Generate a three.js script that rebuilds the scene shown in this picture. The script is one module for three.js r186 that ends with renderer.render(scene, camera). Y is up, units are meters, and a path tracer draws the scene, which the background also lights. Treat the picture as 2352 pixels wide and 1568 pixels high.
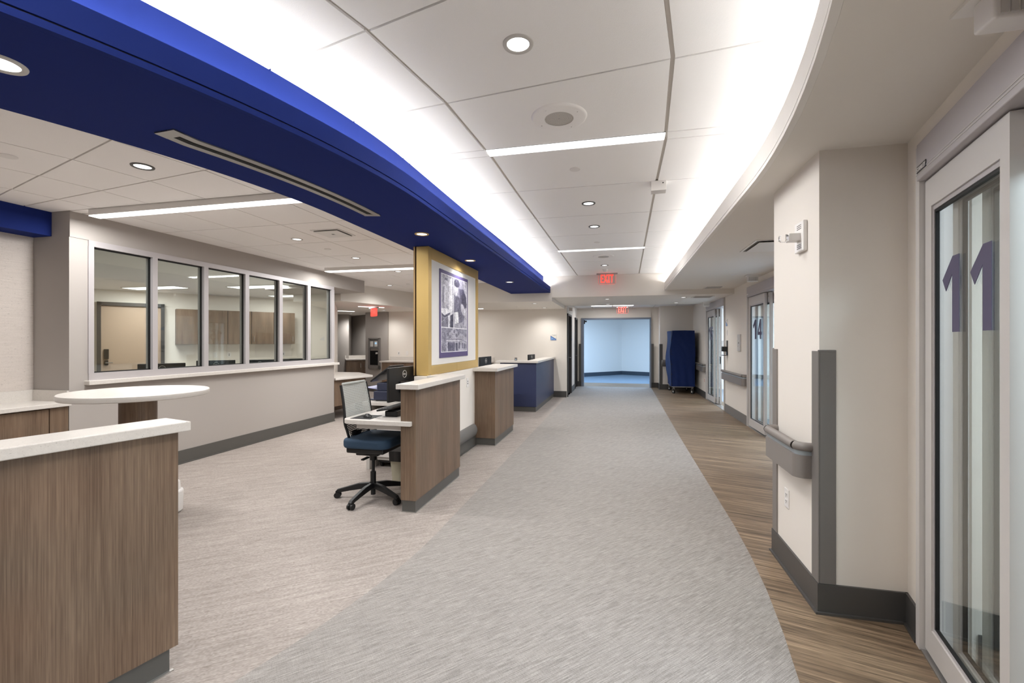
import * as THREE from 'three';
import { RoundedBoxGeometry } from 'three/addons/geometries/RoundedBoxGeometry.js';
import { RectAreaLightUniformsLib } from 'three/addons/lights/RectAreaLightUniformsLib.js';
import { mergeGeometries } from 'three/addons/utils/BufferGeometryUtils.js';
import { TextGeometry } from 'three/addons/geometries/TextGeometry.js';
import { FontLoader } from 'three/addons/loaders/FontLoader.js';

// ---------------------------------------------------------------- camera, exposure, light levels
// plan coordinates: x to the right of the corridor axis, s along the corridor (world z = -s), y up, metres
const scene = new THREE.Scene();
scene.background = new THREE.Color(0x000000);
const EYE = 1.42, YAW = 13.15 * Math.PI / 180;
const camera = new THREE.PerspectiveCamera(2 * Math.atan(784 / 1045) * 180 / Math.PI, 2352 / 1568, 0.05, 60);
camera.position.set(0, EYE, 0);
camera.rotation.y = YAW;
const renderer = new THREE.WebGLRenderer({ antialias: true });
renderer.toneMapping = THREE.LinearToneMapping;
renderer.toneMappingExposure = 1.35;
renderer.shadowMap.enabled = true;
RectAreaLightUniformsLib.init();
const WARM = new THREE.Color(1.0, 0.99, 0.97), NEUTRAL = new THREE.Color(1.0, 1.0, 0.995), COOL = new THREE.Color(0.46, 0.70, 1.0);
const LEVEL = { down: 2.2, downBlue: 1.15, linear: 58, cove: 34, low: 3.3, room: 34, lobby: 32, office: 24 };

// ---------------------------------------------------------------- helpers
const font = await new FontLoader().loadAsync('fonts/droid/droid_sans_bold.typeface.json');
let seed = 12345;
const rnd = () => { seed |= 0; seed = seed + 0x6D2B79F5 | 0; let t = Math.imul(seed ^ seed >>> 15, 1 | seed); t = t + Math.imul(t ^ t >>> 7, 61 | t) ^ t; return ((t ^ t >>> 14) >>> 0) / 4294967296; };
const taken = {};
function numbered(n) { if (!(n in taken)) { taken[n] = 0; return n; } taken[n]++; return n + '_' + String(taken[n]).padStart(3, '0'); }
function mesh(name, geo, mat, parent) { const m = new THREE.Mesh(geo, mat); m.name = name; m.castShadow = m.receiveShadow = true; parent.add(m); return m; }
function thing(name, label, category, [x, y, s] = [0, 0, 0], turn = 0, group) {
  const o = new THREE.Group(); o.name = numbered(name); o.position.set(x, y, -s); o.rotation.y = turn; scene.add(o);
  o.userData = { label, category }; if (group) o.userData.group = group; return o;
}
function single(name, label, category, geo, mat, [x, y, s], turn = 0, group) {
  const m = mesh(numbered(name), geo, mat, scene); m.position.set(x, y, -s); m.rotation.y = turn;
  m.userData = { label, category }; if (group) m.userData.group = group; return m;
}
function struct(name, label, category) { const o = new THREE.Group(); o.name = name; taken[name] = taken[name] ?? 0; o.userData = { kind: 'structure', label, category }; scene.add(o); return o; }
const box = (w, h, d, x = 0, y = 0, z = 0) => new THREE.BoxGeometry(w, h, d).translate(x, y, z);
const rbox = (w, h, d, r, x = 0, y = 0, z = 0, seg = 2) => new RoundedBoxGeometry(w, h, d, seg, Math.min(r, w / 2.01, h / 2.01, d / 2.01)).translate(x, y, z);
const cyl = (r0, r1, h, n = 20, x = 0, y = 0, z = 0) => new THREE.CylinderGeometry(r0, r1, h, n).translate(x, y, z);
const merge = (list) => mergeGeometries(list.map(g => { const q = g.index ? g.toNonIndexed() : g; for (const k of Object.keys(q.attributes)) if (!['position', 'normal', 'uv'].includes(k)) q.deleteAttribute(k); return q; }));
// plan polygon [[x, s], ...] raised from y0 to y1
function prism(poly, y0, y1, bevel = 0, holes) {
  const sh = new THREE.Shape(poly.map(p => new THREE.Vector2(p[0], p[1])));
  if (holes) for (const h of holes) sh.holes.push(new THREE.Path(h.map(p => new THREE.Vector2(p[0], p[1]))));
  const g = bevel ? new THREE.ExtrudeGeometry(sh, { depth: y1 - y0 - 2 * bevel, bevelEnabled: true, bevelSize: bevel, bevelThickness: bevel, bevelOffset: -bevel, bevelSegments: 2, curveSegments: 12 })
    : new THREE.ExtrudeGeometry(sh, { depth: y1 - y0, bevelEnabled: false });
  g.rotateX(-Math.PI / 2); g.translate(0, y0 + bevel, 0); return g;
}
const rect = (x0, x1, s0, s1) => [[x0, s0], [x1, s0], [x1, s1], [x0, s1]];
const own = (t, g) => g.translate(-t.position.x, -t.position.y, -t.position.z);      // plan geometry into the frame of an unturned thing
// a wall strip along a plan line, thickness t to the left of the way a -> b
function strip(a, b, t, y0, y1) {
  const dx = b[0] - a[0], ds = b[1] - a[1], l = Math.hypot(dx, ds), nx = -ds / l * t, ns = dx / l * t;
  return prism([a, b, [b[0] + nx, b[1] + ns], [a[0] + nx, a[1] + ns]], y0, y1);
}
// band between two plan curves
const band = (c0, c1, y0, y1) => prism([...c0, ...[...c1].reverse()], y0, y1);
const CX = -6.6;
// plan curve: an arc about (CX, s0) for s < s0 that turns away from the corridor axis, then straight to (x1, s1)
function curve(x0, s0, x1, s1, deg = 40, n = 28) {
  const R = x0 - CX, pts = [];
  for (let i = n; i >= 0; i--) { const a = deg * i / n * Math.PI / 180; pts.push([CX + R * Math.cos(a), s0 - R * Math.sin(a)]); }
  for (let i = 1; i <= 4; i++) pts.push([x0 + (x1 - x0) * i / 4, s0 + (s1 - s0) * i / 4]);
  return pts;
}
const shift = (c, d) => c.map(([x, s], i) => { const a = c[Math.max(0, i - 1)], b = c[Math.min(c.length - 1, i + 1)], l = Math.hypot(b[0] - a[0], b[1] - a[1]); return [x + d * (b[1] - a[1]) / l, s - d * (b[0] - a[0]) / l]; });

// ---------------------------------------------------------------- textures and materials
function periodic(nx, ny) { const g = new Float32Array(nx * ny); for (let i = 0; i < g.length; i++) g[i] = rnd(); 
  return (u, v) => { u = (u % 1 + 1) % 1 * nx; v = (v % 1 + 1) % 1 * ny; const i = Math.floor(u), j = Math.floor(v); let a = u - i, b = v - j; a = a * a * (3 - 2 * a); b = b * b * (3 - 2 * b);
    const i1 = (i + 1) % nx, j1 = (j + 1) % ny; return (g[j * nx + i] * (1 - a) + g[j * nx + i1] * a) * (1 - b) + (g[j1 * nx + i] * (1 - a) + g[j1 * nx + i1] * a) * b; }; }
function tex(w, h, fn, scaleU = 1, scaleV = 1, srgb = true) {
  const d = new Uint8Array(w * h * 4); 
  for (let j = 0; j < h; j++) for (let i = 0; i < w; i++) { const c = fn((i + .5) / w, (j + .5) / h, i, j), k = (j * w + i) * 4; for (let q = 0; q < 3; q++) d[k + q] = Math.max(0, Math.min(255, c[q])); d[k + 3] = 255; }
  const t = new THREE.DataTexture(d, w, h); t.magFilter = THREE.LinearFilter; t.minFilter = THREE.LinearMipmapLinearFilter; t.generateMipmaps = true; t.wrapS = t.wrapT = THREE.RepeatWrapping; t.repeat.set(scaleU, scaleV);
  if (srgb) t.colorSpace = THREE.SRGBColorSpace; t.needsUpdate = true; return t;
}
const std = (color, roughness = .7, extra = {}) => new THREE.MeshStandardMaterial({ color, roughness, ...extra });
const phys = (color, roughness, extra = {}) => new THREE.MeshPhysicalMaterial({ color, roughness, ...extra });
// beige woven floor: cross streaks along u
const nA = periodic(8, 256), nB = periodic(24, 90), nC = periodic(256, 512), nD = periodic(5, 5), nE = periodic(40, 200), nF = periodic(14, 340);
const woven = tex(1024, 1024, (u, v, i, j) => {
  let k = .55 * (nA(u, v) - .5) + .35 * (nB(u, v) - .5) + .9 * (nC(u, v) - .5) + .35 * (nD(u, v) - .5) + ((i + j) % 4 < 2 ? .06 : -.06);
  if (nE(u, v) > .8 && nF(u, v) > .62) k -= .6 * (nC(v, u));
  return [152 + 30 * k, 142 + 30 * k, 135 + 30 * k]; }, 1 / 2.2, 1 / 2.2);
const gA = periodic(20, 512), gB = periodic(512, 30), gC = periodic(512, 512), gD = periodic(6, 6);
const heather = tex(1024, 1024, (u, v) => { const k = 1.15 * (gA(u, v) - .5) + .28 * (gB(u, v) - .5) + .7 * (gC(u, v) - .5) + .12 * (gD(u, v) - .5); return [142 + 36 * k, 136 + 35 * k, 131 + 34 * k]; }, 1 / .95, 1 / .95);
const pA = periodic(5, 90), pB = periodic(12, 260), pC = periodic(60, 512), pD = periodic(3, 14), pE = periodic(9, 300);
const plankTex = tex(1024, 1024, (u, v) => { let k = .7 * (pA(u, v) - .5) + .6 * (pB(u, v) - .5) + .4 * (pC(u, v) - .5) + .4 * (pD(u, v) - .5); const w = Math.max(0, pE(u, v) - .8) * 2.2 * pC(u, v); 
  return [118 + 62 * k + 80 * w, 99 + 56 * k + 76 * w, 79 + 48 * k + 68 * w]; }, 1 / 2.4, 1 / 1.2);
const lA = periodic(10, 3), lB = periodic(60, 4), lC = periodic(440, 9), lD = periodic(512, 40);
const lamTex = tex(1024, 512, (u, v) => { const k = .5 * (lA(u, v) - .5) + .25 * (lB(u, v) - .5) + .7 * (lC(u, v) - .5) + .35 * (lD(u, v) - .5), r = lA(v, u * 2); return [111 + 38 * k + 5 * r, 93 + 36 * k, 76 + 33 * k - 2 * r]; }, 1 / 1.1, 1 / 2.2);
const qA = periodic(220, 220), qB = periodic(90, 90), qC = periodic(512, 512);
const quartzTex = tex(1024, 1024, (u, v) => { let k = 6 * (qB(u, v) - .5) + 8 * (qC(u, v) - .5); if (qA(u, v) > .93) k -= 70 * (qA(u, v) - .9) / .1; return [213 + k, 207 + k, 200 + k]; }, 1 / .8, 1 / .8);
const wA = periodic(16, 400), wB = periodic(60, 400), wC = periodic(512, 512);
const paperTex = tex(1024, 1024, (u, v) => { let k = 9 * (wA(u, v) - .5) + 12 * (wC(u, v) - .5); if (wB(u, v) > .86) k -= 240 * (wB(u, v) - .86); return [205 + k, 195 + k, 187 + k]; }, 1 / 1.4, 1 / 1.4);
const tA = periodic(512, 512);
const tileBump = tex(512, 512, (u, v) => { const k = 255 * tA(u, v); return [k, k, k]; }, 2.2, 2.2, false);

const M = {
  cream: std(0xe8e1d8, .75), greige: std(0xaaa39d, .75), white: std(0xebe7e2, .7), ceilPaint: std(0xe4ded6, .8), coveWhite: std(0xe9e4de, .75),
  tile: std(0xf8f6f4, .9, { bumpMap: tileBump, bumpScale: .0006 }), grid: std(0xcdc6be, .7), stationTile: std(0xf8f4f1, .9, { bumpMap: tileBump, bumpScale: .0006 }),
  navy: phys(new THREE.Color(.016, .029, .155), .6, { specularIntensity: .05 }), navyDeep: std(new THREE.Color(.021, .030, .135), .5),
  blueLam: phys(new THREE.Color(.027, .036, .090), .42, { specularIntensity: .9 }), base: std(0x55534f, .45), baseDark: std(0x4c4a48, .4), metalStrip: std(0xb5b2ae, .3, { metalness: .8 }),
  woven: std(0xffffff, .8, { map: woven }), heather: std(0xffffff, .75, { map: heather }), plank: std(0xffffff, .5, { map: plankTex }),
  lam: std(0xffffff, .5, { map: lamTex }), quartz: phys(0xffffff, .28, { map: quartzTex }), paper: std(0xffffff, .85, { map: paperTex }),
  alu: std(0xbdb8b9, .42, { metalness: .25 }), aluDoor: std(0xcdc9c5, .45, { metalness: .15 }), gasket: std(0x0c0c0d, .6), guard: std(0x75706c, .5), rail: std(0x827b76, .5), railGroove: std(0x9aa2a6, .4),
  glass: phys(0xf2f6f4, .02, { transmission: 1, thickness: 0, ior: 1.5 }), glassTint: phys(0xf6f8f7, .02, { transmission: 1, thickness: 0, ior: 1.5 }), acrylic: phys(0xf7f7f7, .03, { transmission: 1, thickness: 0, ior: 1.45 }),
  plasticWhite: std(0xe8e4e0, .4), plasticGrey: std(0xc9c5c0, .5), black: std(0x121213, .45), blackSoft: std(0x1b1b1c, .7), darkFrame: std(0x3c3a3a, .45), chrome: std(0xd0d0d0, .2, { metalness: .95 }), steel: std(0xa9a6a3, .35, { metalness: .8 }),
  gold: std(new THREE.Color(.62, .43, .16), .42, { metalness: .45 }), goldEdge: std(new THREE.Color(.42, .27, .12), .5, { metalness: .3 }), board: std(0xe4e1de, .6), purple: std(new THREE.Color(.105, .08, .20), .6),
  chairGrey: std(0xb7bab6, .6), chairBlue: std(new THREE.Color(.022, .050, .092), .8), printer: std(new THREE.Color(.022, .027, .055), .5), lilac: std(new THREE.Color(.25, .26, .42), .5),
  cover: phys(new THREE.Color(.006, .020, .10), .65, { specularIntensity: .4 }), red: std(new THREE.Color(.6, .02, .015), .5), number: std(new THREE.Color(.085, .075, .13), .7), binCream: std(0xcfc8b0, .6),
  lensDown: std(0xffffff, .5, { emissive: 0xffffff, emissiveIntensity: 1.6 }), lensLinear: std(0xffffff, .5, { emissive: new THREE.Color(1, .985, .97), emissiveIntensity: 1.9 }), ledStrip: std(0xffffff, .5, { emissive: 0xffffff, emissiveIntensity: 2.0 }),
  exitGlow: std(new THREE.Color(.8, .05, .03), .5, { emissive: new THREE.Color(1, .07, .05), emissiveIntensity: 1.0 }), screen: std(0x0a0d12, .2), lcd: std(0x99c4e8, .4, { emissive: new THREE.Color(.3, .5, .7), emissiveIntensity: .6 }),
  doorWood: std(0xb59e8a, .5), bumper: std(0x6c6966, .5), slot: std(0x060606, .8), linen: std(0xe9eef4, .8)
};

// ---------------------------------------------------------------- lamps
function downLamp(parent, level, color = WARM, angle = 78) {
  const l = new THREE.SpotLight(color, level, 0, angle * Math.PI / 180, .75, 2); l.position.set(0, -.035, 0); l.castShadow = true; l.shadow.radius = 2.5; parent.add(l);
  l.target.position.set(0, -2, 0); parent.add(l.target); return l;
}
const ringGeo = new THREE.LatheGeometry([[.048, -.002], [.050, -.006], [.064, -.006], [.066, -.001], [.066, 0]].map(p => new THREE.Vector2(...p)), 36);
const lensGeo = new THREE.CylinderGeometry(.049, .049, .002, 36).translate(0, -.001, 0);
function downlight(x, y, s, label, level, ringMat, group, scaleR = 1) {
  const t = thing('recessed_downlight', label, 'downlight', [x, y, s], 0, group);
  mesh('trim_ring', ringGeo, ringMat, t); mesh('lens', lensGeo, M.lensDown, t); t.children.forEach(c => c.scale.set(scaleR, 1, scaleR)); downLamp(t, level); return t;
}
function rectLight(parent, w, h, level, pos, dir, color = NEUTRAL) {
  const l = new THREE.RectAreaLight(color, level, w, h); l.position.set(...pos); parent.add(l); scene.updateMatrixWorld(true);
  const p = new THREE.Vector3(...pos).add(new THREE.Vector3(...dir)); parent.localToWorld(p); l.lookAt(p); return l;
}

// ================================================================ FLOOR
const carpetL = [...curve(-1.31, 3.2, -1.30, 11.57, 44), [-1.28, 11.6], [-1.28, 14.62]];
const carpetR = [[-1.25, -2.0], [-.62, -1.2], [-.1, -.4], [.26, .4], [.47, 1.0], [.60, 1.45], [.68, 1.8], [.733, 2.1], [.782, 2.45], [.825, 2.85], [.855, 3.3], [.872, 3.8], [.877, 4.9], [.89, 7.0], [.985, 14.62]];
const floor = struct('floor', 'floor of woven beige, heather grey and wood plank vinyl', 'floor');
function floorPart(name, poly, mat, deg, y = 0) {
  const g = prism(poly, y - .06, y), uv = g.attributes.uv, p = g.attributes.position, a = deg * Math.PI / 180;
  for (let i = 0; i < p.count; i++) { const x = p.getX(i), s = -p.getZ(i); uv.setXY(i, x * Math.sin(a) + s * Math.cos(a), x * Math.cos(a) - s * Math.sin(a)); }
  return mesh(name, g, mat, floor);
}
floorPart('woven_floor', [...carpetL.slice(0, -1), [-1.28, 11.7], [-9.6, 14], [-12.4, 9], [-12.4, -6.4]], M.woven, 52);
floorPart('heather_floor', [...carpetL, ...[...carpetR].reverse()], M.heather, 44);
floorPart('heather_floor', [carpetL[0], carpetR[0], [-4.0, -6.4], [-12.4, -6.4]], M.heather, 44);
floorPart('wood_plank_floor', [...carpetR, [2.4, 14.7], [2.4, 3.3], [6, 3.3], [6, -6.4], [-4.0, -6.4]], M.plank, -74);
floorPart('lobby_floor', [[-3.5, 14.62], [3.5, 14.62], [3.5, 15.9], [-3.5, 15.9]], M.plank, -74);
floorPart('lobby_floor', [[-3.5, 15.9], [3.5, 15.9], [3.5, 21], [-3.5, 21]], std(0x6a7a8a, .7), 0);
floorPart('patient_room_floor', [[2.4, 3.3], [6.4, 3.3], [6.4, 14.7], [2.4, 14.7]], std(0x8f9aa6, .5), 0);

// ================================================================ CEILINGS
const TRAY = 2.755, STN = 2.63, SOF = 2.42, LOW = 2.325, LLOW = 2.25, FARC = 2.47;
const tray = struct('ceiling', 'white tiled tray ceiling with glowing coves over the corridor', 'ceiling');
const tileQuad = (q, y, gap) => { // q: four plan points in order, shrunk by the joint
  const c = q.reduce((a, p) => [a[0] + p[0] / 4, a[1] + p[1] / 4], [0, 0]);
  return prism(q.map(p => { const dx = p[0] - c[0], ds = p[1] - c[1]; return [p[0] - Math.sign(dx) * gap[0], p[1] - Math.sign(ds) * gap[1]]; }), y, y + .012);
};
// rows: fan about (CX, 3.05) in front, then straight
const backTray = prism([...curve(1.15, 3.2, 1.2, 9.32, 44), ...[...curve(-1.62, 3.2, -1.62, 9.32, 44)].reverse()], TRAY + .013, TRAY + .06);
mesh('ceiling_grid', backTray, M.grid, tray);
const rowsTray = [];
for (let k = 6; k >= 0; k--) { const a = k * 6.53 * Math.PI / 180; rowsTray.push(x => [CX + (x - CX) * Math.cos(a), 3.05 - (x - CX) * Math.sin(a)]); }
rowsTray.push(x => [x + .01, 3.16]);
for (const s of [3.96, 4.88, 5.76, 6.67]) rowsTray.push(x => [x + .016 * (s - 3), s]);
rowsTray.push(x => [x + .06, 6.77]);
for (const s of [7.70, 8.58, 9.30]) rowsTray.push(x => [x + .016 * (s - 3), s]);
const colsTray = [-1.56, -.905, .297, 1.12];
const lightRows = new Set([6, 11]);
for (let r = 0; r < rowsTray.length - 1; r++) for (let c = 0; c < 3; c++) {
  if (lightRows.has(r) && c === 1) continue;
  const q = [rowsTray[r](colsTray[c]), rowsTray[r](colsTray[c + 1]), rowsTray[r + 1](colsTray[c + 1]), rowsTray[r + 1](colsTray[c])];
  mesh('ceiling_tile', tileQuad(q, TRAY, [c === 1 ? .012 : .009, .006]), M.tile, tray);
}
// nurse station ceiling
const stn = struct('ceiling_station', 'beige tiled ceiling over the nurse station', 'ceiling');
mesh('ceiling_grid', prism([[-4.96, -6.4], [-5.0, .85], [-5.24, .85], [-5.24, 3.18], [-4.96, 3.18], [-4.9, 3.3], [-2.1, 3.3], [-2.1, -6.4]].slice(0, 5), STN + .0131, STN + .06), M.grid, stn);
mesh('ceiling_grid', prism([[-4.96, -6.4], [-2.1, -6.4], [-2.1, 9.4], [-3.8, 9.4], [-4.6, 11.2], [-5.9, 11.0], [-5.9, 8.1], [-4.96, 8.1]], STN + .013, STN + .06), M.grid, stn);
const rowsStn = [];
for (let k = 5; k >= 0; k--) { const a = k * 8.1 * Math.PI / 180; rowsStn.push(x => [CX + (x - CX) * Math.cos(a), 3.17 - (x - CX) * Math.sin(a)]); }
for (const s of [3.27, 4.05, 4.88, 5.70, 6.57, 6.73, 7.56, 8.2, 9.02, 9.85, 10.8]) rowsStn.push(x => [x, s]);
const colsStn = [-5.85, -5.23, -4.62, -4.015, -3.41, -2.81, -2.17];
for (let r = 0; r < rowsStn.length - 1; r++) for (let c = 0; c < 6; c++) {
  const s = rowsStn[r](-3.4)[1], x0 = colsStn[c], fan = r < 5;
  if (c < 1 && s < 8.1) continue;
  const x1 = colsStn[c + 1]; let xa = x0;
  if (c === 1 && s < 8.1) xa = s < 3.1 ? -5.22 : -4.95;
  if (s > 9 && x1 > -3.7) continue;
  const X1 = c === 5 ? -2.12 : x1;
  const q = [rowsStn[r](xa), rowsStn[r](X1), rowsStn[r + 1](X1), rowsStn[r + 1](xa)];
  if (q.some(p => p[0] > -2.05) || (fan && q.every(p => p[1] < -1))) continue;
  mesh('ceiling_tile', tileQuad(q, STN, [.005, .006]), M.stationTile, stn);
}
// low plain ceilings behind the tray
const lowC = struct('ceiling_low', 'plain painted lower ceiling beyond the tray', 'ceiling');
mesh('header_soffit', prism(rect(-1.33, 2.2, 9.31, 11.7), LOW, 2.9), M.ceilPaint, lowC);
mesh('station_header', prism([[-1.33, 9.3], [-1.33, 11.75], [-6.2, 11.75], [-9.4, 13.9], [-9.6, 12], [-7.3, 10.5], [-6.6, 8.2], [-5.52, 8.25], [-4.95, 10.45], [-4.3, 10.9], [-3.85, 9.3]], LLOW, 2.9), M.ceilPaint, lowC);
mesh('far_ceiling', prism(rect(-1.4, 2.3, 11.7, 14.75), FARC, 2.9), M.tile, lowC);
for (const x of [-.78, -.17, .43, 1.04, 1.65]) mesh('ceiling_joint', box(.012, .004, 2.9, x, FARC - .001, -13.2), M.grid, lowC);
mesh('lobby_ceiling', prism(rect(-3.5, 3.5, 14.6, 21), 2.6, 2.8), M.white, lowC);
mesh('back_ceiling', prism([[-12.4, -6.5], [6.4, -6.5], [6.4, 3.4], [6.4, 15], [-12.4, 15]], 2.9, 3.0), M.ceilPaint, lowC);

// ---------------------------------------------------------------- blue soffit with cove lip
const bf = curve(-1.377, 3.1, -1.36, 9.31, 46), bb = curve(-2.2, 3.2, -2.19, 9.31, 46);
const blue = struct('trim_1', 'deep blue curved ceiling soffit with a lit cove lip', 'soffit');
mesh('soffit_bottom', band(shift(bf, -.0305), shift(bb, .0405), SOF, SOF + .03), M.navy, blue);
mesh('lip_strip', band(bf, shift(bf, -.03), SOF, SOF + .026), M.navy, blue);
mesh('lip_fascia', band(bf, shift(bf, -.03), SOF + .033, SOF + .128), M.navy, blue);
mesh('lip_reveal', band(shift(bf, -.008), shift(bf, -.028), SOF + .026, SOF + .033), M.gasket, blue);
mesh('cove_back', band(shift(bf, -.15), shift(bf, -.18), SOF + .03, TRAY + .012), M.navy, blue);
mesh('soffit_back', band(shift(bb, .04), bb, SOF, TRAY + .1), M.navy, blue);
// right soffit
const rf = curve(.83, 3.3, .875, 9.31, 46);
const rsof = struct('trim_2', 'white curved ceiling soffit with a lit cove lip along the room doors', 'soffit');
const rEdge = [[2.3, 9.31], [2.3, 3.35], [1.5, 3.35], [1.5, 2.72], [.0, -3.6], [-1.2, -3.6]];
mesh('soffit_bottom', prism([...shift(rf, .0305), ...rEdge], SOF, SOF + .03), M.ceilPaint, rsof);
mesh('lip_strip', band(rf, shift(rf, .03), SOF, SOF + .024), M.coveWhite, rsof);
mesh('lip_fascia', band(rf, shift(rf, .03), SOF + .028, SOF + .15), M.coveWhite, rsof);
mesh('lip_reveal', band(shift(rf, .006), shift(rf, .028), SOF + .024, SOF + .028), M.base, rsof);
mesh('cove_back', band(shift(rf, .2), shift(rf, .23), SOF + .03, TRAY + .012), M.coveWhite, rsof);

// cove strips: a glowing tape and a light of the same size above it
function coveStrips(c, off, y, name, label, gain, tilt) {
  const t = thing(name, label, 'cove light', [0, y, 0]); const line = shift(c, off);
  for (let i = 0; i < line.length - 1; i++) {
    const a = line[i], b = line[i + 1], l = Math.hypot(b[0] - a[0], b[1] - a[1]); if (b[1] < -1.0) continue;
    const ang = Math.atan2(b[0] - a[0], b[1] - a[1]), g = box(.034, .006, l, 0, 0, 0).rotateY(-ang).translate((a[0] + b[0]) / 2, 0, -(a[1] + b[1]) / 2);
    mesh('led_tape', g, M.ledStrip, t);
    const parts = Math.max(1, Math.round(l / .8));
    for (let k = 0; k < parts; k++) { const f = (k + .5) / parts, nx = Math.cos(ang) * tilt, ns = -Math.sin(ang) * tilt;
      const L = new THREE.RectAreaLight(NEUTRAL, LEVEL.cove * gain, .034, l / parts); L.position.set(a[0] + (b[0] - a[0]) * f, .006, -(a[1] + (b[1] - a[1]) * f)); t.add(L); scene.updateMatrixWorld(true);
      L.up.set(Math.sin(ang), 0, -Math.cos(ang)); L.lookAt(L.position.x + nx, y + .006 + 1, L.position.z - ns); }
  }
}
coveStrips(bf, -.085, 2.522, 'cove_light_strip', 'light strip hidden behind the lip of the blue soffit', 1.3, .25);
coveStrips(rf, .095, 2.542, 'cove_light_strip', 'light strip hidden behind the lip of the white soffit', .92, -1.5);

// ================================================================ WALLS
const wl = struct('wall_left', 'greige wall under and above the station window', 'wall');
mesh('wall_below', prism(rect(-5.10, -4.95, 3.168, 7.2), 0, 1.005), M.greige, wl);
mesh('wall_jamb', prism(rect(-5.10, -4.95, 3.168, 3.32), 1.005, 2.392), M.greige, wl);
mesh('wall_above', prism([[-4.945, 3.17], [-4.945, 8.19], [-6.7, 8.19], [-6.4, 7.2], [-5.1, 7.2], [-5.1, 3.17]], 2.392, 2.68), M.greige, wl);
const wn = struct('wall_niche', 'niche walls round the wallpapered counter alcove', 'wall');
mesh('return_wall', prism(rect(-5.52, -4.953, 3.171, 3.30), 0, 2.68), M.greige, wn);
mesh('wallpaper_wall', prism(rect(-5.52, -5.40, .9, 3.17), 0, 2.68), M.paper, wn);
mesh('side_wall', prism([[-5.52, .78], [-4.95, .78], [-4.95, .9], [-5.52, .9]], 0, 2.68), M.greige, wn);
mesh('niche_soffit', prism(rect(-5.40, -5.17, .9, 3.17), 2.405, STN + .012), M.navy, wn);
const wb = struct('wall_back', 'walls closing the corridor behind the viewer', 'wall');
mesh('wall_panel', prism(rect(-5.1, -4.95, -6.4, .78), 0, 2.9), M.greige, wb);
mesh('wall_panel', prism([[-5.1, -6.5], [2, -6.5], [2, -6.4], [-5.1, -6.4]], 0, 2.9), M.cream, wb);
// wall of room 11, turned with the bend
const TURN = 13 * Math.PI / 180, O11 = [1.425, 2.70], U = [-Math.sin(TURN), -Math.cos(TURN)], NIN = [Math.cos(TURN), -Math.sin(TURN)];
const at11 = (u, n) => [O11[0] + U[0] * u + NIN[0] * n, O11[1] + U[1] * u + NIN[1] * n];
const wr = struct('wall_right', 'cream walls along the room doors', 'wall');
mesh('wall_panel', prism([at11(-.02, 0), at11(.19, 0), at11(.19, .14), at11(-.02, .14)], 0, 2.68), M.cream, wr);
mesh('wall_panel', prism([at11(.19, 0), at11(2.7, 0), at11(2.7, .14), at11(.19, .14)], 2.33, 2.68), M.cream, wr);
mesh('wall_panel', prism([at11(2.7, 0), at11(9.4, 0), at11(9.4, .14), at11(2.7, .14)], 0, 2.68), M.cream, wr);
mesh('wall_pier', prism([[1.026, 2.69], [1.43, 2.69], [1.57, 3.28], [2.28, 3.28], [2.28, 3.40], [1.026, 3.40]], 0, 2.68), M.cream, wr);
mesh('wall_panel', prism(rect(2.28, 6.3, 3.28, 3.40), 0, 2.68), M.cream, wr);
const XR = 2.13;
for (const [a, b, y0] of [[3.4, 5.9, 0], [5.9, 8.38, 2.32], [8.38, 10.06, 0], [10.06, 12.06, 2.32], [12.06, 14.15, 0]]) mesh('wall_panel', prism(rect(XR, XR + .14, a, b), y0, 2.9), M.cream, wr);
const wf = struct('wall_far', 'cream end wall with the wide opening to the blue lit lobby', 'wall');
mesh('wall_panel', prism(rect(-1.42, -1.12, 14.6, 14.78), 0, 2.68), M.cream, wf);
mesh('wall_panel', prism(rect(-1.12, .975, 14.6, 14.78), 2.14, 2.68), M.cream, wf);
mesh('wall_panel', prism(rect(.975, 1.2, 14.65, 14.78), 0, 2.68), M.cream, wf);
mesh('wall_panel', prism(rect(1.2, 2.3, 14.15, 14.78), 0, 2.68), M.cream, wf);
const wc = struct('wall_center', 'cream wall behind the blue counter and the corridor wall with dark doors', 'wall');
mesh('wall_panel', prism([[-1.4205, 11.6], [-1.4205, 11.75], [-6.2, 11.75], [-6.3, 11.6]], 0, 2.68), M.cream, wc);
for (const [a, b, y0] of [[11.6, 11.68, 0], [11.68, 12.62, 2.14], [12.62, 13.72, 0], [13.72, 14.5, 2.14], [14.5, 14.62, 0]]) mesh('wall_panel', prism(rect(-1.42, -1.28, a, b), y0, 2.68), M.cream, wc);
const wp = struct('wall_passage', 'greige passage walls with dispenser pier and cabinet niche', 'wall');
mesh('pier_wall', prism([[-6.25, 11.55], [-7.08, 11.78], [-7.08, 12.0], [-6.25, 11.75]], 0, 2.5), M.greige, wp);
mesh('niche_back', prism([[-7.08, 12.5], [-9.3, 13.85], [-9.3, 14.0], [-7.08, 12.7]], 0, 2.5), M.greige, wp);
mesh('niche_side', prism([[-7.08, 11.78], [-7.0, 11.9], [-7.0, 12.6], [-7.08, 12.6]], 0, 2.5), M.greige, wp);
{ const pts = []; for (let i = 0; i <= 28; i++) { const a = (-.35 + 1.0 * i / 28); pts.push([-8.35 + .62 * Math.sin(a * 1.1) - .08, 12.75 - .45 * Math.cos(a * 1.1)]); } mesh('curved_wall', prism([...pts, [-8.6, 13.5], [-9.4, 13.5]], 0, 2.5), M.greige, wp); }
mesh('end_wall', prism([[-9.6, 12.0], [-8.7, 12.6], [-8.9, 13.9], [-9.8, 13.9]], 0, 2.5), M.cream, wp);
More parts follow.
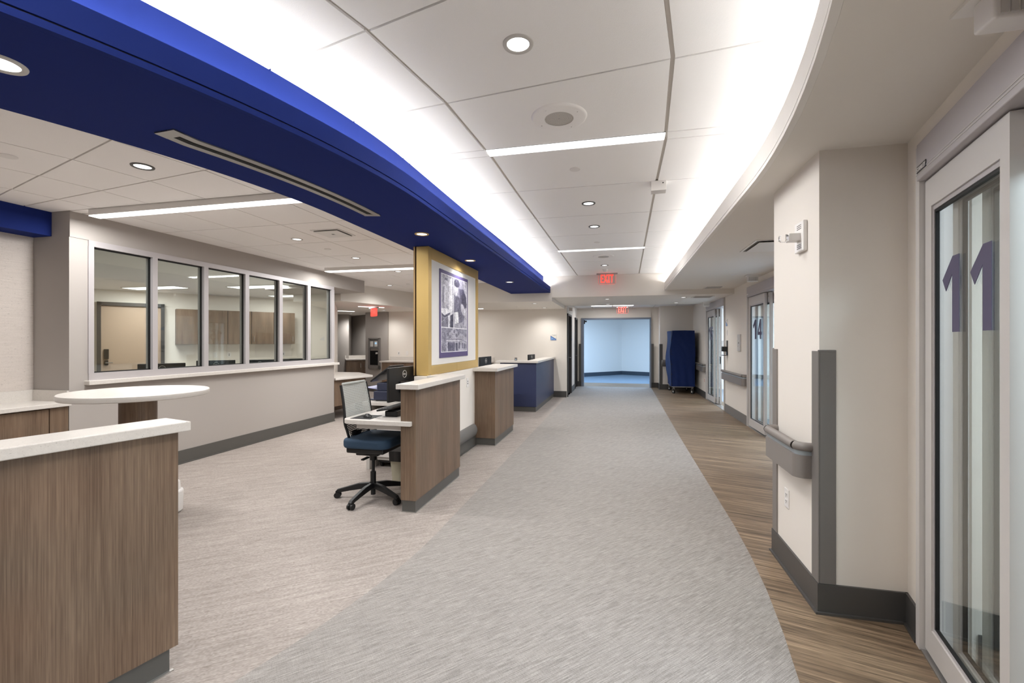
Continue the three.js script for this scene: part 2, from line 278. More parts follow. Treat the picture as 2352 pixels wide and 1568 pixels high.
// half wall under the gold panel
const hw = struct('wall_half', 'cream half wall under the gold framed panel', 'wall');
mesh('half_wall', prism(rect(-2.06, -1.92, 4.36, 5.965), 0, 1.058), M.cream, hw);
// lobby shell
const wlob = struct('wall_lobby', 'white lobby walls meeting in a corner beyond the opening', 'wall');
mesh('wall_panel', strip([-3.4, 16.3], [.144, 20.17], .12, 0, 2.7), M.white, wlob);
mesh('wall_panel', strip([.144, 20.17], [3.4, 18.4], .12, 0, 2.7), M.white, wlob);
mesh('wall_panel', prism(rect(-3.5, -3.4, 14.7, 16.4), 0, 2.7), M.white, wlob);
mesh('wall_panel', prism(rect(3.4, 3.5, 14.7, 18.5), 0, 2.7), M.white, wlob);
mesh('wall_panel', prism(rect(-3.5, -1.42, 14.64, 14.78), 0, 2.7), M.white, wlob);
mesh('wall_panel', prism(rect(2.3, 3.5, 14.64, 14.78), 0, 2.7), M.white, wlob);
// patient rooms
const wroom = struct('wall_room', 'white walls of the patient rooms behind the glass doors', 'wall');
mesh('wall_panel', prism(rect(6.3, 6.4, -6.4, 14.7), 0, 2.7), M.white, wroom);
mesh('wall_panel', prism(rect(2.27, 6.3, 9.2, 9.3), 0, 2.7), M.white, wroom);
mesh('wall_panel', prism(rect(2.27, 6.3, 14.6, 14.7), 0, 2.7), M.white, wroom);
mesh('wall_panel', prism([at11(.30, .14), at11(.30, 2.6), at11(.22, 2.6), at11(.22, .14)], 0, 2.7), M.cream, wroom);
mesh('wall_panel', prism([at11(3.2, 1.9), at11(.2, 2.6), at11(.2, 2.7), at11(3.2, 2.0)], 0, 2.7), M.white, wroom);
mesh('wall_panel', prism(rect(1.4, 6.4, -6.5, -6.4), 0, 2.7), M.white, wroom);
mesh('room_ceiling', prism([[2.2, 3.4], [6.4, 3.4], [6.4, 14.7], [2.2, 14.7]], 2.6, 2.7), M.white, wroom);
mesh('room_ceiling', prism([at11(-.02, .14), at11(9.2, .14), [6.4, -6.4], [6.4, 3.3], [1.7, 3.3]], 2.6, 2.7), M.white, wroom);
// office behind the window
const wo = struct('wall_office', 'cream walls of the office behind the station window', 'wall');
const B0 = [-10.8, 5.72], B1 = [-7.2, 10.45];
const bdir = (() => { const l = Math.hypot(B1[0] - B0[0], B1[1] - B0[1]); return [(B1[0] - B0[0]) / l, (B1[1] - B0[1]) / l, l]; })();
const atB = (t, n) => [B0[0] + bdir[0] * t + bdir[1] * n, B0[1] + bdir[1] * t - bdir[0] * n];      // n towards the window
mesh('back_wall', strip(B0, B1, .12, 0, 2.6), M.cream, wo);
mesh('end_wall', strip(B1, [-5.12, 7.22], .1, 0, 2.6), M.cream, wo);
mesh('near_wall', strip([-5.5, 3.3], B0, .12, 0, 2.6), M.cream, wo);
mesh('office_ceiling', prism([[-5.0, 3.2], [-5.0, 7.25], [-5.2, 7.3], B1, [B0[0] - .1, B0[1]], [-5.5, 3.2]], 2.45, 2.5), M.tile, wo);

// baseboards (with the thin cove line at the foot)
function skirting(name, label, pts, mat = M.base, hgt = .155, th = .012) {
  const b = struct(name, label, 'baseboard');
  for (let i = 0; i < pts.length - 1; i++) {
    const [a, e] = [pts[i], pts[i + 1]], l = Math.hypot(e[0] - a[0], e[1] - a[1]), d = [(e[0] - a[0]) / l, (e[1] - a[1]) / l];
    const run = (x) => [i ? [a[0] - d[0] * x, a[1] - d[1] * x] : a, i < pts.length - 2 ? [e[0] + d[0] * x, e[1] + d[1] * x] : e];   // lap at the corners
    mesh('board', strip(...run(th - .0005 * (i + 1)), th, 0, hgt - .0004 * i), mat, b); mesh('toe', strip(...run(th + .012 - .0005 * (i + 1)), th + .012, 0, .012 - .0004 * i), mat, b);
  }
  return b;
}
skirting('baseboard_left', 'grey vinyl baseboard under the station window wall', [[-4.95, 7.2], [-4.95, 3.17]]);
skirting('baseboard_niche', 'grey vinyl baseboard on the niche return wall', [[-4.93, 3.171], [-5.40, 3.171]]);
skirting('baseboard_pier', 'dark grey vinyl baseboard round the wall pier', [[1.42, 2.69], [1.026, 2.69], [1.026, 3.40], [2.1, 3.40]], M.baseDark);
skirting('baseboard_jamb', 'dark grey vinyl baseboard beside the door to room 11', [at11(.19, 0), at11(0, 0)], M.baseDark);
skirting('baseboard_right', 'grey vinyl baseboard between the doors of rooms 14 and 15', [[XR, 8.40], [XR, 10.04]], M.guard);
skirting('baseboard_corner', 'dark grey vinyl baseboard behind the covered cart', [[XR, 12.08], [XR, 14.15], [1.2, 14.15], [1.2, 14.65], [.99, 14.65]], M.baseDark);
skirting('baseboard_far', 'dark grey vinyl baseboard beside the lobby opening', [[-1.13, 14.6], [-1.28, 14.6]], M.baseDark);
skirting('baseboard_center', 'dark grey vinyl baseboard beside the blue counter', [[-1.28, 11.6], [-1.62, 11.6]], M.baseDark);
skirting('baseboard_station', 'dark grey vinyl baseboard on the corridor wall between the dark doors', [[-1.28, 13.70], [-1.28, 12.64]], M.base);
skirting('baseboard_passage', 'grey vinyl baseboard under the recessed dispenser', [[-6.0, 11.6], [-6.25, 11.55], [-7.08, 11.78]], M.base);
skirting('baseboard_half', 'grey vinyl baseboard on the half wall', [[-1.92, 5.97], [-1.92, 4.56]], M.base);
skirting('baseboard_lobby', 'dark blue baseboard round the lobby corner', [[3.4, 18.4], [.144, 20.17], [-3.4, 16.3]], std(0x3a4450, .5));
skirting('baseboard_room', 'dark baseboard inside room 11', [at11(.30, .16), at11(.30, 2.6)].reverse(), std(0x23282c, .5));

// ================================================================ STATION WINDOW
const win = struct('window_1', 'six pane aluminium framed interior window of the office', 'window');
const WX0 = -5.03, WX1 = -4.935;
mesh('frame_head', prism(rect(WX0, WX1, 3.32, 7.18), 2.335, 2.392), M.alu, win);
mesh('frame_sill', prism(rect(WX0, WX1, 3.32, 7.18), 1.045, 1.115), M.alu, win);
const posts = [[3.318, 3.365], [3.935, 3.989], [4.565, 4.626], [5.20, 5.264], [5.838, 5.905], [6.474, 6.545], [7.11, 7.19]];
for (const [a, b] of posts) mesh('mullion', prism(rect(WX0, WX1, a, b), 1.115, 2.335), M.alu, win);
for (let i = 0; i < 6; i++) {
  const a = posts[i][1], b = posts[i + 1][0];
  const p = mesh('pane', box(.006, 1.21, b - a - .008, -4.992, 1.725, -(a + b) / 2), M.glass, win);
  mesh('gasket', merge([box(.014, .014, b - a, -4.975, 2.327, -(a + b) / 2), box(.014, .010, b - a, -4.975, 1.121, -(a + b) / 2), box(.014, 1.21, .016, -4.975, 1.725, -(b - .010)), box(.014, 1.21, .006, -4.975, 1.725, -(a + .004))]), M.gasket, p);
}
mesh('window_sill', prism(rect(-5.12, -4.885, 3.29, 7.265), 1.004, 1.045, .004), M.quartz, win);

// ================================================================ DOORS
const oneShape = new THREE.Shape([[.16, 0], [.16, .31], [.10, .31], [0, .222], [.035, .172], [.097, .238], [.097, 0]].map(p => new THREE.Vector2(...p)));
const oneGeo = new THREE.ExtrudeGeometry(oneShape, { depth: .002, bevelEnabled: false });
function digit(ch, hgt) { if (ch === '1') return oneGeo.clone(); const g = new TextGeometry(ch, { font, size: 1, depth: .002, curveSegments: 6, bevelEnabled: false }); g.computeBoundingBox(); const b = g.boundingBox; g.translate(-b.min.x, -b.min.y, 0); const k = hgt / (b.max.y - b.min.y); g.scale(k * .82, k, 1); return g; }
function textGeo(str, hgt, depth = .002, wide = 1) { const g = new TextGeometry(str, { font, size: 1, depth: 1, curveSegments: 6, bevelEnabled: false }); g.computeBoundingBox(); const b = g.boundingBox; g.translate(-(b.min.x + b.max.x) / 2, -(b.min.y + b.max.y) / 2, 0); const k = hgt / (b.max.y - b.min.y); g.scale(k * wide, k, depth); return g; }
function leaf(parent, name, x0, x1, z, ls, rs, num, numX, y0 = .02, y1 = 2.15) {
  const g = new THREE.Group(); g.name = name; parent.add(g); const T = .034;
  const glassTop = y1 - .148, glassBot = y0 + .125;
  const f = [box(ls, y1 - y0, T, x0 + ls / 2, (y0 + y1) / 2, z), box(rs, y1 - y0, T, x1 - rs / 2, (y0 + y1) / 2, z), box(x1 - x0 - ls - rs, y1 - glassTop - .02, T, (x0 + ls + x1 - rs) / 2, (y1 + glassTop + .02) / 2, z), box(x1 - x0 - ls - rs, glassBot - y0 - .01, T, (x0 + ls + x1 - rs) / 2, (glassBot - .01 + y0) / 2, z)];
  mesh('leaf_frame', merge(f), M.aluDoor, g);
  const gx0 = x0 + ls, gx1 = x1 - rs;
  mesh('glazing_bead', merge([box(gx1 - gx0, .02, T * .6, (gx0 + gx1) / 2, glassTop + .01, z), box(gx1 - gx0, .012, T * .6, (gx0 + gx1) / 2, glassBot - .004, z), box(.010, glassTop - glassBot, T * .6, gx0 + .005, (glassTop + glassBot) / 2, z)]), M.alu, g);
  mesh('gasket', merge([box(gx1 - gx0, .012, T * .4, (gx0 + gx1) / 2, glassTop - .006, z), box(.007, glassTop - glassBot, T * .4, gx0 + .0135, (glassTop + glassBot) / 2, z), box(gx1 - gx0, .006, T * .4, (gx0 + gx1) / 2, glassBot + .005, z)]), M.gasket, g);
  mesh('glass_pane', box(gx1 - gx0 - .012, glassTop - glassBot, .006, (gx0 + gx1) / 2 + .006, (glassTop + glassBot) / 2, z - .004), M.glassTint, g);
  if (num) { const d0 = digit(num[0], .31), d1 = digit(num[1], .31); d0.translate(numX, 1.459, z + .001); d1.translate(numX + .255, 1.459, z + .001); mesh('room_number', merge([d0, d1]), M.number, g); }
  return g;
}
function slidingDoor(name, label, origin, turn, width, num, leafW, numX, badge) {
  const d = struct(name, label, 'door'); d.position.set(origin[0], 0, -origin[1]); d.rotation.y = turn;
  mesh('jamb', box(.045, 2.325, .15, .0225, 1.1625, -.055), M.aluDoor, d);
  mesh('jamb', box(.045, 2.325, .15, width - .0225, 1.1625, -.055), M.aluDoor, d);
  const h = mesh('header_box', rbox(width - .09, .168, .16, .004, width / 2, 2.241, -.05), M.alu, d);
  mesh('header_groove', merge([box(width - .09, .004, .004, width / 2, 2.185, .030), box(width - .09, .003, .004, width / 2, 2.196, .030)]), M.aluDoor, h);
  if (badge) { mesh('maker_plate', box(.107, .032, .003, .115, 2.203, .032), M.darkFrame, h); mesh('maker_name', textGeo('STANLEY', .019, .002, .98).translate(.115, 2.203, .033), M.plasticWhite, h); }
  else mesh('maker_plate', box(.07, .02, .003, .10, 2.203, .032), M.plasticWhite, h);
  leaf(d, 'sliding_leaf', .05, .05 + leafW, -.017, .07, .06, num, numX);
  leaf(d, 'sliding_leaf', .05 + leafW * .22, .05 + leafW + .12, -.062, .05, .05);
  leaf(d, 'sliding_leaf', .05 + leafW * .4, .05 + leafW + .2, -.107, .05, .05);
  for (const [x, z] of [[.05 + leafW + .095, -.03], [.05 + leafW + .175, -.08]]) mesh('roller_cap', merge([cyl(.012, .012, .006, 12).rotateX(Math.PI / 2).translate(x, .075, z), cyl(.012, .012, .006, 12).rotateX(Math.PI / 2).translate(x, 2.09, z)]), M.steel, d);
  mesh('pull_handle', box(.012, .16, .02, .05 + leafW + .205, 1.0, -.09), M.black, d);
  mesh('floor_track', box(width - .09, .006, .13, width / 2, .003, -.05), M.steel, d);
  return d;
}
const T11 = -Math.PI / 2 - TURN;
slidingDoor('door_1', 'aluminium sliding glass door with the number 11', at11(.195, 0), T11, 2.5, '11', .715, .198, true);
slidingDoor('door_2', 'aluminium sliding glass door with the number 14', [XR, 8.385], -Math.PI / 2, 2.46, '14', .85, .25, false);
slidingDoor('door_3', 'aluminium sliding glass door with the number 15', [XR, 12.07], -Math.PI / 2, 2.0, '15', .85, .22, false);
// dark framed doors in the far left corridor wall
function hingedDoor(name, label, s0, s1) {
  const d = struct(name, label, 'door'); const w = s1 - s0; d.position.set(-1.28, 0, -s1); d.rotation.y = Math.PI / 2;   // local x runs towards smaller... wall faces +x
  d.rotation.y = Math.PI / 2; d.position.set(-1.28, 0, -s0);
  mesh('door_frame', merge([box(.05, 2.13, .16, .025, 1.065, -.05), box(.05, 2.13, .16, w - .025, 1.065, -.05), box(w, .05, .16, w / 2, 2.115, -.05)]), M.darkFrame, d);
  mesh('door_leaf', box(w - .1, 2.06, .044, w / 2, 1.05, -.07), M.darkFrame, d);
  mesh('lever_handle', merge([cyl(.026, .026, .014, 16).rotateX(Math.PI / 2).translate(w - .13, .98, -.04), rbox(.12, .018, .016, .006, w - .18, .98, .01), cyl(.009, .009, .05, 10).rotateX(Math.PI / 2).translate(w - .13, .98, -.015)]), M.chrome, d);
  return d;
}
hingedDoor('door_4', 'dark framed door beside the blue counter wall', 11.68, 12.62);
hingedDoor('door_5', 'dark framed door nearest the lobby opening', 13.72, 14.50);
// lobby opening frame
const lob = struct('trim_3', 'blue grey steel frame of the lobby opening', 'frame');
mesh('frame_post', prism(rect(-1.145, -1.07, 14.57, 14.80), 0, 2.11), std(0x79818f, .4), lob);
mesh('frame_post', prism(rect(.945, .985, 14.57, 14.80), 0, 2.11), std(0x79818f, .4), lob);
mesh('frame_head', prism(rect(-1.145, .985, 14.57, 14.80), 2.11, 2.16), std(0x79818f, .4), lob);
mesh('door_closer', merge([box(.10, .05, .05, -1.03, 2.06, -14.7), box(.05, .12, .04, -1.06, 2.04, -14.68)]), M.darkFrame, lob);
// office door in the back wall
{ const d = struct('door_6', 'wood veneer office door with keypad lock in a dark frame', 'door'); const T = Math.atan2(bdir[1], bdir[0]); const o = atB(1.40, .0);
  d.position.set(o[0], 0, -o[1]); d.rotation.y = T; d.scale.x = .87;  // local x along the wall, local z towards the window
  mesh('door_frame', merge([box(.07, 2.2, .14, .035, 1.1, .01), box(.07, 2.2, .14, 1.175, 1.1, .01), box(1.21, .07, .14, .605, 2.165, .01)]), M.darkFrame, d);
  const l = mesh('door_leaf', box(1.07, 2.12, .045, .605, 1.065, .01), M.doorWood, d);
  mesh('keypad_lock', merge([rbox(.085, .2, .03, .01, .16, 1.17, .05), rbox(.07, .1, .03, .008, .16, 1.0, .05)]), M.black, l); mesh('lever', rbox(.13, .02, .02, .006, .21, 1.0, .085), M.chrome, l); }

// ================================================================ CEILING FIXTURES
const G_TRAY = 'downlights in the tray ceiling';
downlight(-.438, TRAY, 1.995, 'round downlight in the tray ceiling tile before the round speaker', LEVEL.down, M.plasticGrey, G_TRAY, 1.05);
downlight(-.28, TRAY, 4.45, 'round downlight in the tray ceiling just beyond the sensor box', LEVEL.down, M.base, G_TRAY);
downlight(-.272, TRAY, 5.36, 'round downlight in the tray ceiling next before the far linear light', LEVEL.down, M.base, G_TRAY);
downlight(-.235, TRAY, 8.13, 'small downlight in the tray ceiling just before the smoke detector', LEVEL.down * .8, M.base, G_TRAY);
const G_BLUE = 'downlights in the blue soffit';
downlight(-2.162, SOF, 1.173, 'downlight at the near end of the blue soffit, cut by the picture edge', LEVEL.downBlue, M.plasticGrey, G_BLUE, 1.1);
downlight(-1.78, SOF, 3.93, 'downlight in the blue soffit before the gold panel', LEVEL.downBlue, M.gold, G_BLUE);
downlight(-1.78, SOF, 5.35, 'downlight in the blue soffit shining down the gold framed poster', LEVEL.downBlue, M.gold, G_BLUE);
downlight(-1.78, SOF, 7.44, 'downlight at the far end of the blue soffit', LEVEL.downBlue, M.plasticGrey, G_BLUE);
const G_STN = 'downlights in the station ceiling';
downlight(-3.2, STN, 2.48, 'downlight in the station ceiling before the long linear light', LEVEL.down, M.base, G_STN, 1.05);
downlight(-3.7, STN, 4.66, 'downlight in the station ceiling beside the square air diffuser', LEVEL.down, M.plasticGrey, G_STN);
downlight(-3.7, STN, 5.9, 'downlight in the station ceiling before the second linear light', LEVEL.down, M.plasticGrey, G_STN);
downlight(-3.7, STN, 7.2, 'downlight in the station ceiling beyond the second linear light', LEVEL.down, M.plasticGrey, G_STN);
downlight(-4.8, STN, 8.95, 'farthest downlight in the station ceiling, by the greige soffit', LEVEL.down, M.plasticGrey, G_STN);
const G_LOW = 'downlights in the low ceiling';
downlight(-.23, LOW, 9.91, 'downlight in the low ceiling just beyond the header with the exit sign', LEVEL.low * .6, M.plasticGrey, G_LOW);
downlight(-.24, LOW, 11.24, 'downlight in the low ceiling before the second exit sign', LEVEL.low * .6, M.plasticGrey, G_LOW);
downlight(1.30, LOW, 9.87, 'downlight beside the flush ceiling grille near door 15', LEVEL.low * .6, M.plasticGrey, G_LOW);
downlight(1.32, LOW, 11.22, 'downlight in the low ceiling in front of the covered cart', LEVEL.low * .6, M.plasticGrey, G_LOW);
downlight(-1.78, LLOW, 9.79, 'downlight in the low ceiling over the near end of the blue counter', LEVEL.low, M.plasticGrey, G_LOW);
downlight(-1.77, LLOW, 11.08, 'downlight washing the cream wall with the small sign', LEVEL.low * .6, M.plasticGrey, G_LOW);
downlight(-4.4, LLOW, 11.1, 'downlight washing the cream wall beside the gold panel', LEVEL.low * .5, M.plasticGrey, G_LOW);
downlight(-6.1, LLOW, 11.05, 'downlight washing the pier with the recessed dispenser', LEVEL.low * .55, M.plasticGrey, G_LOW);
downlight(-7.75, LLOW, 12.1, 'downlight washing the curved wall of the passage', LEVEL.low * 1.2, M.plasticGrey, G_LOW);

function linear(x0, x1, s0, s1, y, drop, label, level, turn = 0) {
  const w = x1 - x0, d = s1 - s0, t = thing('linear_light', label, 'linear light', [(x0 + x1) / 2, y, (s0 + s1) / 2], turn, 'linear lights');
  if (drop) mesh('housing', box(w, drop - .004, d, 0, -(drop - .004) / 2, 0), M.plasticWhite, t);
  mesh('diffuser', box(w - .002, .005, d - .004, 0, -drop - .0025, 0), M.lensLinear, t);
  rectLight(t, w - .01, d - .01, level, [0, -drop - .008, 0], [0, -1, 0]); return t;
}
linear(-.90, .295, 3.05, 3.155, TRAY + .002, .002, 'recessed linear light across the tray ceiling beside the round speaker', LEVEL.linear);
linear(-.865, .365, 6.675, 6.765, TRAY + .002, .002, 'far recessed linear light across the tray ceiling', LEVEL.linear);
linear(-4.72, -2.54, 3.17, 3.27, STN, .058, 'long linear light below the station ceiling above the first window pane', LEVEL.linear);
linear(-4.71, -2.5, 6.59, 6.72, STN, .055, 'linear light below the station ceiling that meets the gold panel', LEVEL.linear);
linear(-6.05, -5.43, 9.78, 9.84, LLOW, .01, 'short linear light over the second exit sign in the passage', LEVEL.linear * .5, Math.PI * .28);
linear(-7.5, -6.95, 10.93, 10.99, LLOW, .01, 'short linear light farther down the passage', LEVEL.linear * .5, Math.PI * .28);
linear(-3.75, -3.30, 10.91, 10.97, LLOW, .01, 'short linear light peeping out behind the gold panel', LEVEL.linear * .6);
linear(-.78, -.18, 13.55, 13.75, FARC, .004, 'far flat ceiling light, one of a pair before the lobby opening, over the darker side', LEVEL.linear * .35);
linear(-.15, .43, 13.55, 13.75, FARC, .004, 'far flat ceiling light behind the second exit sign', LEVEL.linear * .35);

function capDisc(x, y, s, r, label, group) { return single('sprinkler_cap', label, 'sprinkler cap', new THREE.LatheGeometry([[0, -.006], [r * .92, -.006], [r, -.003], [r, 0]].map(p => new THREE.Vector2(...p)), 28), M.plasticWhite, [x, y, s], 0, group); }
const G_CAP = 'concealed sprinkler caps';
capDisc(-.326, TRAY, 3.546, .042, 'flat round sprinkler cap just beyond the first linear light', G_CAP);
capDisc(-.28, TRAY, 6.218, .042, 'flat round sprinkler cap just before the far linear light', G_CAP);
capDisc(-3.88, STN, 2.14, .05, 'flat round cap in the station ceiling at the picture edge', G_CAP);
capDisc(-3.71, STN, 5.26, .042, 'flat round cap in the station ceiling between two downlights', G_CAP);
capDisc(-4.31, STN, 8.83, .042, 'flat round cap at the far end of the station ceiling', G_CAP);
capDisc(.43, LOW, 10.94, .042, 'flat round cap in the low ceiling near the second exit sign', G_CAP);
capDisc(1.67, SOF, 7.35, .042, 'flat round cap in the white soffit before the call light', G_CAP);
capDisc(-2.34, LLOW, 10.59, .042, 'flat round cap in the low ceiling over the blue counter', G_CAP);
// speakers
const dotTex = (() => { const c = document.createElement('canvas'); c.width = c.height = 512; const g = c.getContext('2d'); g.fillStyle = '#d8d3cc'; g.fillRect(0, 0, 512, 512); g.fillStyle = '#4d4843';
  for (let r = 10; r < 250; r += 17) { const n = Math.max(6, Math.round(2 * Math.PI * r / 17)); for (let i = 0; i < n; i++) { g.beginPath(); g.arc(256 + r * Math.cos(i / n * 6.2832), 256 + r * Math.sin(i / n * 6.2832), 5, 0, 7); g.fill(); } }
  const t = new THREE.CanvasTexture(c); t.colorSpace = THREE.SRGBColorSpace; return t; })();
function speaker(x, s, label) {
  const t = thing('ceiling_speaker', label, 'speaker', [x, TRAY, s], 0, 'round ceiling speakers');
  mesh('baffle', new THREE.LatheGeometry([[.085, -.012], [.15, -.012], [.162, -.006], [.165, 0]].map(p => new THREE.Vector2(...p)), 48), std(0xf5f2ef, .5), t);
  mesh('grille', new THREE.CircleGeometry(.087, 40).rotateX(Math.PI / 2).translate(0, -.0105, 0), std(0xffffff, .6, { map: dotTex }), t);
  for (let i = 0; i < 4; i++) mesh('screw', new THREE.SphereGeometry(.004, 8, 6).translate(.13 * Math.cos(i * 1.571 + .5), -.012, .13 * Math.sin(i * 1.571 + .5)), M.plasticWhite, t);
}
speaker(-.343, 2.70, 'large round ceiling speaker with perforated centre beside the near linear light');
speaker(-.226, 7.26, 'small looking round ceiling speaker beyond the far linear light');
{ const t = thing('smoke_detector', 'white smoke detector before the exit sign', 'smoke detector', [-.235, TRAY, 8.6]);
  mesh('base_ring', cyl(.055, .05, .02, 28, 0, -.01, 0), M.plasticWhite, t); mesh('sensor_dome', cyl(.045, .032, .03, 28, 0, -.035, 0), M.plasticWhite, t); mesh('vent_band', cyl(.036, .034, .008, 28, 0, -.036, 0), M.base, t); }
{ const t = thing('ceiling_sensor', 'white wedge shaped sensor box hanging at the tray ceiling joint', 'sensor', [.33, TRAY, 4.02], -.06);
  const sh = new THREE.Shape([[-.06, 0], [.05, 0], [.05, -.03], [.035, -.075], [-.06, -.075]].map(p => new THREE.Vector2(...p)));
  mesh('case', new THREE.ExtrudeGeometry(sh, { depth: .116, bevelEnabled: true, bevelSize: .003, bevelThickness: .003, bevelSegments: 2 }).rotateY(Math.PI / 2).translate(-.058, 0, 0), M.plasticWhite, t);
  mesh('indicator', box(.012, .008, .004, .035, -.02, .062), M.darkFrame, t); mesh('mount', box(.12, .004, .11, 0, .0, 0), M.darkFrame, t); }

// exit signs: clear board, red letters, ceiling plate
function exitSign(x, s, y, label, turn, hgt, glow, back) {
  const t = thing('exit_sign', label, 'exit sign', [x, y, s], turn, 'exit signs');
  mesh('ceiling_plate', box(.40, .022, .06, 0, -.011, 0), M.steel, t);
  mesh('clear_board', rbox(.33, .19, .008, .003, 0, -.118, 0), M.acrylic, t);
  const g = textGeo('EXIT', .16, .004, .54); mesh('letters', g.translate(0, -.105, .005), M.exitGlow, t);
  mesh('glowing_edge', merge([box(.30, .003, .008, 0, -.213, 0), box(.003, .16, .008, .165, -.12, 0), box(.003, .16, .008, -.165, -.12, 0)]), M.exitGlow, t);
  if (back) { const b = mesh('red_panel', box(.30, .17, .004, 0, -.118, -.008), M.exitGlow, t); }
  const l = new THREE.PointLight(new THREE.Color(1, .06, .04), glow); l.position.set(0, -.13, .08); l.castShadow = true; t.add(l);
}
exitSign(-.215, 9.1, TRAY, 'red EXIT sign hanging before the header at the end of the tray ceiling', 0, .15, .006);
exitSign(.12, 13.95, FARC, 'farther red EXIT sign over the lobby opening', 0, .15, .006);
exitSign(-5.62, 9.72, LLOW - .025, 'red EXIT sign hanging in the passage behind the window wall', -.6, .15, .006, true);

// air devices
{ const t = thing('linear_diffuser', 'long slot air diffuser set in the blue soffit', 'air diffuser', [-2.0, SOF, 2.5]);
  const line = shift(curve(-1.83, 3.2, -1.83, 3.3, 22, 12), 0).filter(p => p[1] > 1.70 && p[1] < 3.3); line.unshift([-2.035, 1.72]); line[line.length - 1] = [-1.838, 3.28];
  const c0 = line, c1 = shift(line, -.125), wOut = (a, b) => own(t, band(shift(line, -a), shift(line, -b), SOF - .006, SOF));
  mesh('frame_rail', wOut(0, .042), M.steel, t); mesh('frame_rail', wOut(.084, .125), M.steel, t);
  mesh('slot', own(t, band(shift(line, -.042), shift(line, -.084), SOF - .003, SOF - .0005)), M.slot, t); mesh('slot_vane', own(t, band(shift(line, -.061), shift(line, -.065), SOF - .005, SOF - .002)), M.black, t);
  const e = (i, j) => { const a = line[i], b = line[j], l = Math.hypot(b[0] - a[0], b[1] - a[1]), d = [(b[0] - a[0]) / l, (b[1] - a[1]) / l]; const q = [a, [a[0] - d[1] * .125, a[1] + d[0] * .125]]; return own(t, prism([q[0], q[1], [q[1][0] + d[0] * .06, q[1][1] + d[1] * .06], [q[0][0] + d[0] * .06, q[0][1] + d[1] * .06]], SOF - .0065, SOF)); };
  mesh('frame_end', e(0, 1), M.steel, t); { const n = line.length - 1, a = line[n], b = line[n - 1], l = Math.hypot(b[0] - a[0], b[1] - a[1]), d = [(b[0] - a[0]) / l, (b[1] - a[1]) / l], q1 = [a[0] + d[1] * .125, a[1] - d[0] * .125]; mesh('frame_end', own(t, prism([a, q1, [q1[0] + d[0] * .05, q1[1] + d[1] * .05], [a[0] + d[0] * .05, a[1] + d[1] * .05]], SOF - .0065, SOF)), M.steel, t); } }
function squareDiffuser(x, s, y, w, label, group) {
  const t = thing('square_diffuser', label, 'air diffuser', [x, y, s], 0, group), r = w / 2;
  const fr = (a, b, y0, y1) => { const sh = new THREE.Shape([[-a, -a], [a, -a], [a, a], [-a, a]].map(p => new THREE.Vector2(...p))); sh.holes.push(new THREE.Path([[-b, -b], [b, -b], [b, b], [-b, b]].map(p => new THREE.Vector2(...p)))); return new THREE.ExtrudeGeometry(sh, { depth: y1 - y0, bevelEnabled: false }).rotateX(-Math.PI / 2).translate(0, y0, 0); };
  mesh('outer_frame', fr(r, r - .022, -.006, 0), M.plasticWhite, t); mesh('throat', box(w - .05, .002, w - .05, 0, -.002, 0), M.guard, t);
  mesh('centre_plate', new THREE.CylinderGeometry(r * 1.16, r * 1.2, .008, 4, 1).rotateY(Math.PI / 4).translate(0, -.014, 0), M.plasticWhite, t); mesh('plate_post', box(.03, .02, .03, 0, -.008, 0), M.plasticWhite, t);
}
squareDiffuser(-3.09, 4.48, STN, .34, 'square air diffuser in the station ceiling', 'square air diffusers');
squareDiffuser(1.62, 5.22, SOF, .60, 'square air diffuser in the white soffit, half hidden by the wall pier', 'square air diffusers');
function grille(x, s, y, w, d, label) {
  const t = thing('ceiling_grille', label, 'air grille', [x, y, s], 0, 'flat ceiling grilles');
  mesh('frame', merge([box(w, .006, .025, 0, -.003, d / 2), box(w, .006, .025, 0, -.003, -d / 2), box(.025, .006, d, w / 2, -.003, 0), box(.025, .006, d, -w / 2, -.003, 0)]), M.plasticWhite, t);
  mesh('backing', box(w - .02, .002, d - .02, 0, -.001, 0), M.base, t);
  for (let i = 0; i < 9; i++) mesh('louvre', box(w - .03, .008, .010, 0, -.005, -d / 2 + d * (i + .9) / 10.6).rotateX(0), M.plasticGrey, t);
}
grille(1.71, 9.02, SOF, .30, .30, 'louvred return air grille at the end of the white soffit'); grille(1.66, 9.83, LOW, .36, .36, 'flush louvred grille in the low ceiling near door 15');
function callLight(x, s, y, label, w = .12) {
  const t = thing('call_light', label, 'call light', [x, y, s], 0, 'ceiling call lights');
  mesh('mounting_plate', box(w * 1.35, .012, w * 1.1, 0, -.006, 0), M.plasticWhite, t); mesh('dome', rbox(w, .09, w * .5, .008, 0, -.055, 0), M.plasticWhite, t);
  for (let i = 0; i < 6; i++) mesh('lens_rib', box(w * .1, .055, .004, -w * .36 + i * w * .144, -.060, w * .25 + .002), M.plasticGrey, t);
}
callLight(1.97, 7.5, SOF, 'white ribbed call light on the soffit before door 14', .145); callLight(1.97, 11.2, LOW, 'white ribbed call light on the low ceiling before door 15', .13);
callLight(-1.2, 11.85, LOW - .02, 'small call light over the dark door beside the cream wall', .09);
callLight(1.10, 1.58, SOF, 'white call light at the top edge of the picture above door 11', .16);

